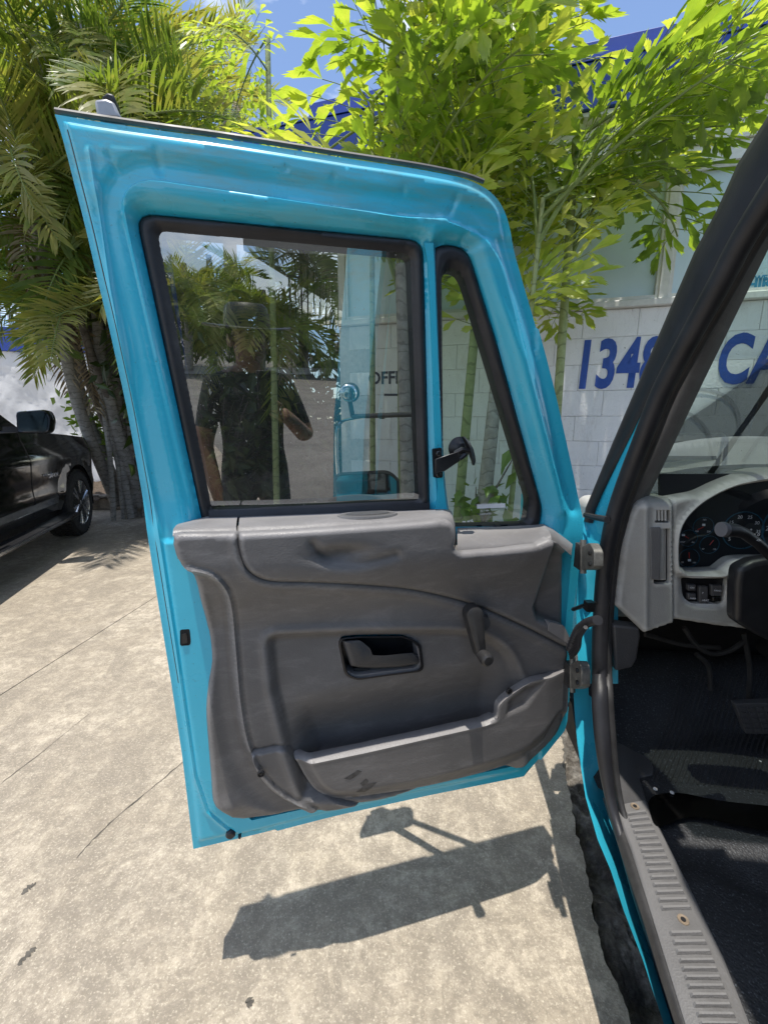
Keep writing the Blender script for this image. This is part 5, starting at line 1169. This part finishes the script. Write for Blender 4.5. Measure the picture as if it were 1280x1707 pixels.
for i, (x, lb) in enumerate(((900, 'grassy plant with long arching blades low in the vent window'), (860, 'small strappy plant beside the arching grassy one'))):
    t_ = thing('strap_plant', lb, 'plant', gnd(x, 3.25)); rd = random.Random(i + 9)
    for k in range(9):
        a = rd.uniform(0, 6.28); L_ = rd.uniform(.5, .8); m2 = MB(); rows = []
        for j in range(8):
            u = j / 7; p = Vector((math.cos(a) * L_ * u * .8, math.sin(a) * L_ * u * .6, .35 + L_ * (u - .85 * u * u) * 1.0)); w_ = .018 * math.sin(math.pi * (.15 + .85 * u)) + .001; sdv = Vector((-math.sin(a), math.cos(a), 0)); rows.append([p - sdv * w_, p - Vector((0, 0, .004)), p + sdv * w_])
        o = m2.loft(rows).build('blade', M['bush_leaf'], None, smooth=60); o.parent = t_
soil2 = sheet([(WS.at(500,850)[0], WS.at(500,850)[1]) , (WS.at(1000,850)[0], WS.at(1000,850)[1]), (gnd(1000, 2.7)[0], gnd(1000, 2.7)[1]), (gnd(560, 2.4)[0], gnd(560, 2.4)[1])], [], .06, lambda V: np.stack([V[:, 0], V[:, 1], .10 + .03 * RNG.standard_normal(len(V))], -1)).build('bed_soil', M['soil'], None); tag(soil2, kind='structure')

# ================================================================== PARKED CAR (black, seen from its right rear)
M['carpaint'] = simple('black_car_paint', (.006, .006, .007), .12, coat=1., var=.1); M['tyre'] = simple('tyre_rubber', (.022, .021, .02), .75, var=.4, bumps=.3, bscale=90)
M['alloy'] = simple('alloy_rim', (.62, .62, .63), .22, .9)
car = thing('parked_car', 'black full size suv parked nose in beside the palm clump', 'car', (-3.78, 5.33, 0), None, R(17)); LOC.pop(car.name)
def cpart(mb_, name, mat, smooth=40, par=None): o = link(name, mb_.mesh(name, smooth), M[mat]); o.parent = par or car; return o
W2 = 2.02
arch = lambda cy, r=.475: [(cy + r * math.cos(t), .40 + r * math.sin(t)) for t in np.linspace(-.35, math.pi + .35, 22)]
def side_x(y, z):
    x = -.015 - .06 * ss(z, 1.02, 1.28) - .05 * (1 - ss(z, .35, .62)) - .42 * ss(y, .45, 1.10) ** 2 * 1.0
    x = x + .012 * bump(z - .98, .05) - .012 * bump(z - .72, .10)
    for cy in (0, -3.07): x = x + .022 * bump(np.hypot(y - cy, z - .40) - .50, .05)
    return x
body = [(-4.05, .42)] + [( -3.07 - .475*math.cos(t), .40 + .475 * math.sin(t)) for t in np.linspace(0, math.pi, 20)] + [(-2.5,.42),(-.6,.42)] + [(-.475*math.cos(t), .40 + .475 * math.sin(t)) for t in np.linspace(0, math.pi, 20)] + \
       [(.55,.36),(.93,.34),(1.0,.60),(1.0,.85),(.97,1.02),(.85,1.13),(.5,1.195),(0,1.235),(-.45,1.26),(-1.10,1.28),(-4.12,1.285),(-4.15,.8)]
body = [p for i, p in enumerate(body) if i == 0 or math.dist(p, body[i - 1]) > .005]
for sgn in (0, 1):
    def sp_(V, sgn=sgn):
        x = side_x(V[:, 0], V[:, 1]); x = x if sgn == 0 else -W2 - x; return np.stack([x, V[:, 0], V[:, 1]], -1)
    cpart(sheet(body, [], .055, sp_, (-.05 if sgn == 0 else .05, 0, 0)), 'body_side', 'carpaint', 50)
for nm, prof, mat in (('hood', [(1.0,.85),(.97,1.02),(.85,1.13),(.5,1.195),(0,1.235),(-.45,1.26),(-1.08,1.285)], 'carpaint'), ('bumper', [(.93,.34),(1.0,.60),(1.0,.85)], 'carpaint')):
    m2 = MB(); rows = []
    for y, z in prof:
        x0 = float(side_x(np.array(y), np.array(z))); rows.append([Vector((x0 + (-W2 - 2 * x0) * u, y + (.06 if z < 1.1 else .0) * math.sin(math.pi * u), z + .045 * math.sin(math.pi * u) ** .5 * (1 if y < .9 else 0))) for u in np.linspace(0, 1, 15)])
    cpart(m2.loft(rows), nm, mat, 60)
def gx(z): return -.075 - .24 * (z - 1.27) / .6
cab_o = [(-1.0,1.275),(-1.80,1.84),(-2.1,1.885),(-3.6,1.88),(-4.0,1.80),(-4.15,1.285)]
w1 = rounded([(-1.38,1.30,.02),(-1.90,1.76,.05),(-2.35,1.79,.04),(-2.35,1.30,.02)]); w2 = rounded([(-2.43,1.30,.02),(-2.43,1.79,.04),(-3.02,1.79,.04),(-3.05,1.30,.02)]); w3 = rounded([(-3.15,1.31,.02),(-3.12,1.79,.03),(-3.8,1.76,.06),(-4.0,1.33,.03)])
for sgn in (0, 1):
    def gp(V, sgn=sgn, o_=0.):
        x = gx(V[:, 1]); x = x if sgn == 0 else -W2 - x; return np.stack([x, V[:, 0], V[:, 1]], -1)
    cpart(sheet(cab_o, [w1, w2, w3], .08, gp, (-.03 if sgn == 0 else .03, 0, 0)), 'cabin_frame', 'carpaint', 50)
    for wq in (w1, w2, w3): cpart(sheet(wq, [], .2, lambda V: gp(V) + np.array([-.015 if sgn == 0 else .015, 0, 0])), 'side_window', 'car_glass', None)
m2 = MB(); m2.loft([[Vector((gx(1.30), -1.09, 1.30)), Vector((-W2 - gx(1.30), -1.09, 1.30))], [Vector((gx(1.84), -1.80, 1.85)), Vector((-W2 - gx(1.84), -1.80, 1.85))]]); cpart(m2, 'windscreen', 'car_glass')
m2 = MB(); m2.loft([[Vector((gx(1.84) + (-W2 - 2 * gx(1.84)) * u, y, z + .05 * math.sin(math.pi * u) ** .5)) for u in np.linspace(0, 1, 11)] for y, z in ((-1.78,1.83),(-2.1,1.87),(-2.6,1.89),(-3.6,1.87),(-4.0,1.80),(-4.18,1.28),(-4.2,.5))]); cpart(m2, 'roof', 'carpaint', 60)
m2 = MB(); m2.tube([Vector((.0 + side_x(np.array(y), np.array(1.28)) + .004, y, 1.288)) for y in (-1.2,-1.5,-2.,-3.,-4.)], .011, 6); cpart(m2, 'belt_strip', 'chrome')
m2 = MB(); m2.box((-W2 / 2, -1.6, .5), (W2 - .2, 4.6, .35)); cpart(m2, 'underbody', 'dark')
m2 = MB(); m2.box((-W2 / 2, -2.3, 1.0), (W2 - .35, 3.1, .35)); cpart(m2, 'interior', 'dark')
bev(cpart(MB().box((.04, -1.55, .345), (.16, 2.1, .05)), 'running_board', 'black'), .015, 3)
cpart(MB().box((.122, -1.55, .35), (.012, 2.08, .022)), 'board_trim', 'chrome')
m2 = MB(); m2.loft([[Vector((side_x(np.array(y), np.array(z)) + k, y, z)) for y in np.linspace(-.62, -2.45, 9)] for z, k in ((.50,.0),(.505,.012),(.575,.012),(.58,.0))]); cpart(m2, 'side_moulding', 'chrome')
for y in (-1.15, -2.40, -3.1):
    m2 = MB(); m2.tube([Vector((side_x(np.array(y), np.array(z)) + .001, y - .12 * ss(np.array(-z), -.75, -.45) * 0, z)) for z in np.linspace(.45, 1.27, 12)], .004, 4); cpart(m2, 'door_gap', 'dark')
m2 = MB(); m2.loft([[Vector((.02, y, z + .012)), Vector((.05, y, z)), Vector((.02, y, z - .012))] for y, z in ((-2.05,1.10),(-2.10,1.10),(-2.28,1.10),(-2.33,1.10))]); cpart(m2, 'car_door_handle', 'chrome')
# door mirror
m2 = MB(); rr = rounded([(.05,1.28,.03),(.30,1.27,.05),(.34,1.42,.06),(.30,1.49,.04),(.06,1.47,.04)])
m2.loft([[Vector((.195 + (x - .195) * k, y, 1.38 + (z - 1.38) * k)) for x, z in rr] for k, y in ((.92,-1.46),(1.0,-1.44),(1.0,-1.36),(.8,-1.28),(.5,-1.26))], close=True, cap=True); cm = cpart(m2, 'car_mirror', 'carpaint', 50)
m2 = MB(); m2.add([Vector((.195 + (x - .195) * .82, -1.466, 1.38 + (z - 1.38) * .82)) for x, z in rr], [tuple(range(len(rr)))]); o = link('car_mirror_glass', m2.mesh('car_mirror_glass', None), simple('dim_mirror', (.07, .085, .08), .08, 1, var=.3, scale=9), cm)
m2 = MB(); m2.box((.0, -1.38, 1.31), (.14, .06, .05)); cpart(m2, 'mirror_foot', 'black')
# wheels
def wheel_(cy, sx_=0):
    t2 = MB(); t2.lathe((-.30, cy, .405), (1, 0, 0), [(.27, .0), (.36, -.0), (.397, .03), (.405, .06), (.405, .24), (.397, .27), (.37, .295), (.29, .30), (.275, .285)], 56); ty = cpart(t2, 'tyre', 'tyre', 30)
    for k in range(44):
        a = 2 * math.pi * k / 44
        for xx, tw_ in ((-.25, .16), (-.17, -.1), (-.09, .16), (-.03, -.1)):
            pass
    tr = MB()
    for k in range(48):
        a = 2 * math.pi * k / 48
        for j, xx in enumerate((-.255, -.185, -.115, -.045)):
            a2 = a + (j % 2) * .065; c = Vector((xx, cy + .408 * math.cos(a2), .405 + .408 * math.sin(a2))); tr.box(c, (.05, .034, .012), Matrix.Rotation(a2 - math.pi / 2, 3, 'X') @ Matrix.Rotation(.25 * (1 if j < 2 else -1), 3, 'Z'))
    o = link('tread', tr.mesh('tread', None), M['tyre'], ty); o['kind'] = 'stuff'
    r2 = MB(); r2.lathe((-.16, cy, .405), (1, 0, 0), [(.272, .145), (.282, .15), (.275, .13), (.262, .10), (.255, -.02), (.05, -.03)], 48)
    rm = cpart(r2, 'rim', 'alloy', 35)
    for k in range(6):
        for dlt in (-.13, .13):
            a = 2 * math.pi * k / 6 + .3; p0 = Vector((-.035, cy + .05 * math.cos(a), .405 + .05 * math.sin(a))); a3 = a + dlt; p1 = Vector((-.022, cy + .266 * math.cos(a3), .405 + .266 * math.sin(a3)))
            m3 = MB(); m3.tube([p0, p0.lerp(p1, .5) + Vector((.006, 0, 0)), p1], [.020, .017, .024], 6, flat=.8); link('spoke', m3.mesh('spoke', 50), M['alloy'], rm)
    m3 = MB(); m3.lathe((-.05, cy, .405), (1, 0, 0), [(.06, 0), (.055, .02), (.036, .028), (.034, .034), (.02, .036)], 24); link('hub_cap', m3.mesh('hub_cap', 40), M['alloy'], rm)
    m3 = MB(); m3.lathe((-.20, cy, .405), (1, 0, 0), [(.17, 0), (.17, .02), (.06, .02)], 30); link('brake_disc', m3.mesh('brake_disc', 40), M['screw'], rm)
wheel_(0); wheel_(-3.07)
ap = MB(); 
for cy in (0, -3.07): 
    ar = [(cy + .47 * math.cos(t), .40 + .47 * math.sin(t)) for t in np.linspace(-.2, math.pi + .2, 24)]; ap = MB(); ap.loft([[Vector((-.02, y, z)) for y, z in ar], [Vector((-.5, y, z)) for y, z in ar]]); cpart(ap, 'wheel_well', 'dark')
text_mesh('badge', 'TAHOE', .062, Vector((.008, -.86, .80)), Vector((0, 1, 0)), Vector((0, 0, 1)), 'chrome', None, sx=1.3, thick=.002).parent = car

# ================================================================== BEHIND THE VIEWER (it shows in the window reflection)
road_k = thing('street_kerb', 'long pale concrete kerb along the street behind the viewer', 'kerb', (2, -17, 0)); LOC.pop(road_k.name)
for i in range(24): o = MB().box(((i - 12) * 1.5, 0, .0), (1.488, .18, .26)).build('kerb_stone', M['mortar'], None, smooth=None); o.parent = road_k
gB = 'palms across the street behind the viewer'
back = [(174,17,6.0,'bark','first street palm'),(171,19,7.0,'bark','second'),(168,18.5,5.5,'bark','third'),(165,17.5,5.0,'bark','fourth'),(162,20,4.6,'bark','fifth'),(159.5,19,3.6,'bark','sixth'),(176,20,6.5,'bark','seventh')]
names = ['street palm furthest left in the window reflection','tallest street palm in the window reflection','street palm with pale trunk behind the reflected shoulder','street palm above the reflected hat','street palm beside the canopy post','low bright street palm next to the fence poles','street palm near the reflected picture edge']
for i, (a, d, h, bk, _) in enumerate(back):
    p = Vector((math.sin(R(a)) * d, math.cos(R(a)) * d, 0))
    palm('street_palm', names[i], p, p + Vector((.2, .1, h * .6)), .13, 26, PIN, 'bark', gB, sc=(1.0, 1.7), seed=700 + i, el=(-60, 85), crown_len=h * .45)
for i, (a, d, s_) in enumerate(((173, 19, 1.6), (169, 20, 1.8), (166, 19, 1.5), (163, 20.5, 1.3))):
    p = Vector((math.sin(R(a)) * d, math.cos(R(a)) * d, .1)); leafcloud('hedge_bush', ['hedge bush left in the window reflection','widest hedge bush behind the reflected torso','hedge bush behind the reflected arm','hedge bush beside the street poles'][i], p, (s_ * 1.4, s_, 3.2), 900, .34, 50 + i, cat='bush')
can = thing('canopy', 'large flat metal canopy roof with lattice trusses behind the viewer', 'canopy', (14, -20, 0)); LOC.pop(can.name)
cm_ = simple('canopy_metal', (.30, .28, .25), .6, .3)
def cpan(mb_, nm): o = mb_.build(nm, cm_, None, smooth=None); o.parent = can
cd = Vector((math.sin(R(150)), math.cos(R(150)), 0)); cn = Vector((-cd.y, cd.x, 0)); cn = cn if cn.x > 0 else -cn
c0_ = Vector((math.sin(R(166)) * 17, math.cos(R(166)) * 17, 0)) - Vector((14, -20, 0))
mbp = MB(); mbp.prism([c0_ + Vector((0, 0, 4.6)), c0_ + cd * 45 + Vector((0, 0, 4.6)), c0_ + cd * 45 + cn * 16 + Vector((0, 0, 4.6)), c0_ + cn * 16 + Vector((0, 0, 4.6))], (0, 0, .12)); cpan(mbp, 'roof_sheet')
cpan(MB().prism([c0_ + Vector((0, 0, 4.2)), c0_ + cd * 45 + Vector((0, 0, 4.2)), c0_ + cd * 45 + Vector((0, 0, 4.75)), c0_ + Vector((0, 0, 4.75))], cn * -.1), 'roof_edge')
cpan(MB().prism([c0_ + Vector((0, 0, 4.2)), c0_ + cn * 16 + Vector((0, 0, 4.2)), c0_ + cn * 16 + Vector((0, 0, 4.75)), c0_ + Vector((0, 0, 4.75))], cd * -.1), 'roof_edge')
for j in range(4):
    o0 = c0_ + cn * (1.2 + 3 * j); z1, z2 = 3.75, 4.45
    for z in (z1, z2): cpan(MB().prism([o0 + Vector((0, 0, z)), o0 + cd * 44 + Vector((0, 0, z)), o0 + cd * 44 + Vector((0, 0, z + .1)), o0 + Vector((0, 0, z + .1))], cn * .1), 'truss_chord')
    for k in range(30):
        a = o0 + cd * (k * 1.45); b_ = a + cd * .72; m3 = MB(); m3.tube([a + Vector((0, 0, z1)), b_ + Vector((0, 0, z2)), a + cd * 1.45 + Vector((0, 0, z1))], .03, 4); cpan(m3, 'truss_web')
for k in range(4):
    p = c0_ + cn * 2 + cd * (10 + 11 * k); cpan(MB().box(p + Vector((0, 0, 2.1)), (.25, .25, 4.2)), 'post')
pf = thing('pole_fence', 'row of tall dark steel poles with wires across the street', 'fence', (5, -16, 0)); LOC.pop(pf.name)
for k in range(12):
    a = 161 - k * .75; d = 17 + k * .9; p = Vector((math.sin(R(a)) * d, math.cos(R(a)) * d, 0)) - Vector((5, -16, 0)); o = MB().tube([p, p + Vector((0, 0, 4.2))], .035, 6).build('pole', M['rubber_worn'], None); o.parent = pf
    if k:
        for z in (1.2, 2.0, 2.8, 3.6): o = MB().tube([pp + Vector((0, 0, z)), p + Vector((0, 0, z))], .012, 4).build('wire', M['rubber_worn'], None); o.parent = pf
    pp = p
# the photographer
per = thing('person', 'photographer in dark shirt and wide brimmed hat, reflected in the door window', 'person', (.03, -.33, 0)); LOC.pop(per.name); per.scale = (.92, .92, .92)
def skin_chain(pts, edges, radii, lvl=2):
    me = bpy.data.meshes.new('tmp'); me.from_pydata(pts, edges, []); o = bpy.data.objects.new('tmp', me); COL.objects.link(o)
    o.modifiers.new('s', 'SKIN'); bpy.context.view_layer.update(); sv_ = me.skin_vertices[0].data if me.skin_vertices else None
    if sv_ is None:
        bpy.context.view_layer.objects.active = o; sv_ = o.data.skin_vertices[0].data
    for v_, r_ in zip(sv_, radii): v_.radius = r_ if hasattr(r_, '__len__') else (r_, r_)
    sv_[0].use_root = True; sb = o.modifiers.new('u', 'SUBSURF'); sb.levels = sb.render_levels = lvl
    dg = bpy.context.evaluated_depsgraph_get(); res = bpy.data.meshes.new_from_object(o.evaluated_get(dg)); bpy.data.objects.remove(o); res.shade_smooth(); return res
J = {'pel':(0,0,.95),'wai':(0,0,1.08),'che':(0,.0,1.28),'upc':(0,.0,1.40),'nec':(0,.01,1.48),'hd0':(0,.03,1.54),'hd1':(0,.03,1.62),'hd2':(0,.02,1.70),
     'shR':(.17,0,1.40),'elR':(.27,.06,1.14),'wrR':(.12,.24,1.27),'hnR':(.07,.29,1.31),'shL':(-.17,0,1.40),'elL':(-.25,.02,1.13),'wrL':(-.22,.12,.90),'hnL':(-.21,.14,.82),
     'hpR':(.10,0,.90),'knR':(.11,.03,.50),'anR':(.11,0,.09),'toR':(.12,.16,.04),'hpL':(-.10,0,.90),'knL':(-.11,.03,.50),'anL':(-.11,0,.09),'toL':(-.12,.16,.04)}
ks = list(J); Ei = [('pel','wai'),('wai','che'),('che','upc'),('upc','nec'),('nec','hd0'),('hd0','hd1'),('hd1','hd2'),('upc','shR'),('shR','elR'),('elR','wrR'),('wrR','hnR'),('upc','shL'),('shL','elL'),('elL','wrL'),('wrL','hnL'),('pel','hpR'),('hpR','knR'),('knR','anR'),('anR','toR'),('pel','hpL'),('hpL','knL'),('knL','anL'),('anL','toL')]
rad_ = {'pel':(.17,.12),'wai':(.16,.11),'che':(.18,.12),'upc':(.15,.11),'nec':.06,'hd0':(.07,.08),'hd1':(.085,.10),'hd2':(.075,.09),'shR':.07,'elR':.048,'wrR':.034,'hnR':(.042,.02),'shL':.07,'elL':.048,'wrL':.034,'hnL':(.042,.02),'hpR':.10,'knR':.068,'anR':.045,'toR':.04,'hpL':.10,'knL':.068,'anL':.045,'toL':.04}
bm_ = skin_chain([J[k] for k in ks], [(ks.index(a), ks.index(b_)) for a, b_ in Ei], [rad_[k] for k in ks])
M['skin'] = simple('skin', (.24, .13, .085), .55); M['shirt'] = simple('dark_shirt', (.018, .019, .022), .8); M['jeans'] = simple('grey_trousers', (.09, .09, .10), .85)
for k in ('shirt', 'skin', 'jeans'): bm_.materials.append(M[k])
for p in bm_.polygons:
    c = p.center; arm = abs(c.x) > .2 and c.z < 1.22 or (c.y > .13 and c.z > 1.0)
    p.material_index = 1 if c.z > 1.47 or arm else 2 if c.z < .97 else 0
bo = link('body', bm_); bo.parent = per
def limb(nm, pts, rr, mat):
    me = skin_chain(pts, [(i, i + 1) for i in range(len(pts) - 1)], rr, 1); me.materials.append(M[mat]); o = link(nm, me); o.parent = per
for side, base, dirs in ((1, Vector(J['hnR']), Vector((-.03, .012, .02))), (-1, Vector(J['hnL']), Vector((.0, .01, -.03)))):
    for i in range(4):
        q = base + Vector((.0, 0, .0)) + (Vector((0, 0, .022)) * (i - 1.5) if side > 0 else Vector((.0, .018, 0)) * (i - 1.5)); u = dirs * (1.0 - .08 * abs(i - 1.4)); limb('finger', [q, q + u, q + u * 1.8 + Vector((-.004, .004, 0)), q + u * 2.4 + Vector((-.004, .0, -.003))], [.010, .009, .008, .007], 'skin')
    q = base; limb('thumb', [q + Vector((0, -.01, -.01)), q + Vector((-.02, -.02, .02)), q + Vector((-.035, -.02, .04))], [.012, .010, .008], 'skin')
# face and cap
for x in (-.03, .03): o = MB().lathe((x, .118, 1.628), (0, 1, 0), [(.010, 0), (.007, .004), (.003, .005)], 12).build('eye', M['black'], None); o.parent = per
o = MB().loft([[Vector((-.008, .115, 1.64)), Vector((0, .122, 1.64)), Vector((.008, .115, 1.64))], [Vector((-.016, .115, 1.595)), Vector((0, .145, 1.598)), Vector((.016, .115, 1.595))], [Vector((-.012, .11, 1.588)), Vector((0, .12, 1.586)), Vector((.012, .11, 1.588))]]).build('nose', M['skin'], None); o.parent = per
o = MB().tube([(-.025, .112, 1.562), (0, .122, 1.560), (.025, .112, 1.562)], .006, 6).build('mouth', simple('lips', (.30, .12, .10), .5), None); o.parent = per
for x in (-.088, .088): o = MB().lathe((x, .02, 1.61), (1 if x > 0 else -1, 0, 0), [(.03, -.01), (.028, .006), (.01, .01)], 12).build('ear', M['skin'], None); o.parent = per
o = MB().lathe((0, .02, 1.66), (0, 0, 1), [(.106, 0), (.104, .05), (.095, .095), (.075, .112), (.03, .105), (.01, .103)], 28).build('hat_crown', M['rubber'], None); o.parent = per
o = bev(MB().prism([Vector((.20 * math.cos(t), .02 + .21 * math.sin(t), 1.675 - .015 * abs(math.sin(t)))) for t in np.linspace(0, 2 * math.pi, 29)[:-1]], (0, 0, .006)).build('hat_brim', M['rubber'], None), .002); o.parent = per
ph = bev(MB().box((.02, -.018, 1.305), (.076, .009, .155)).build('phone', M['black'], None), .004, 3); tag(ph, 'black phone held up in front of the photographer', 'phone')
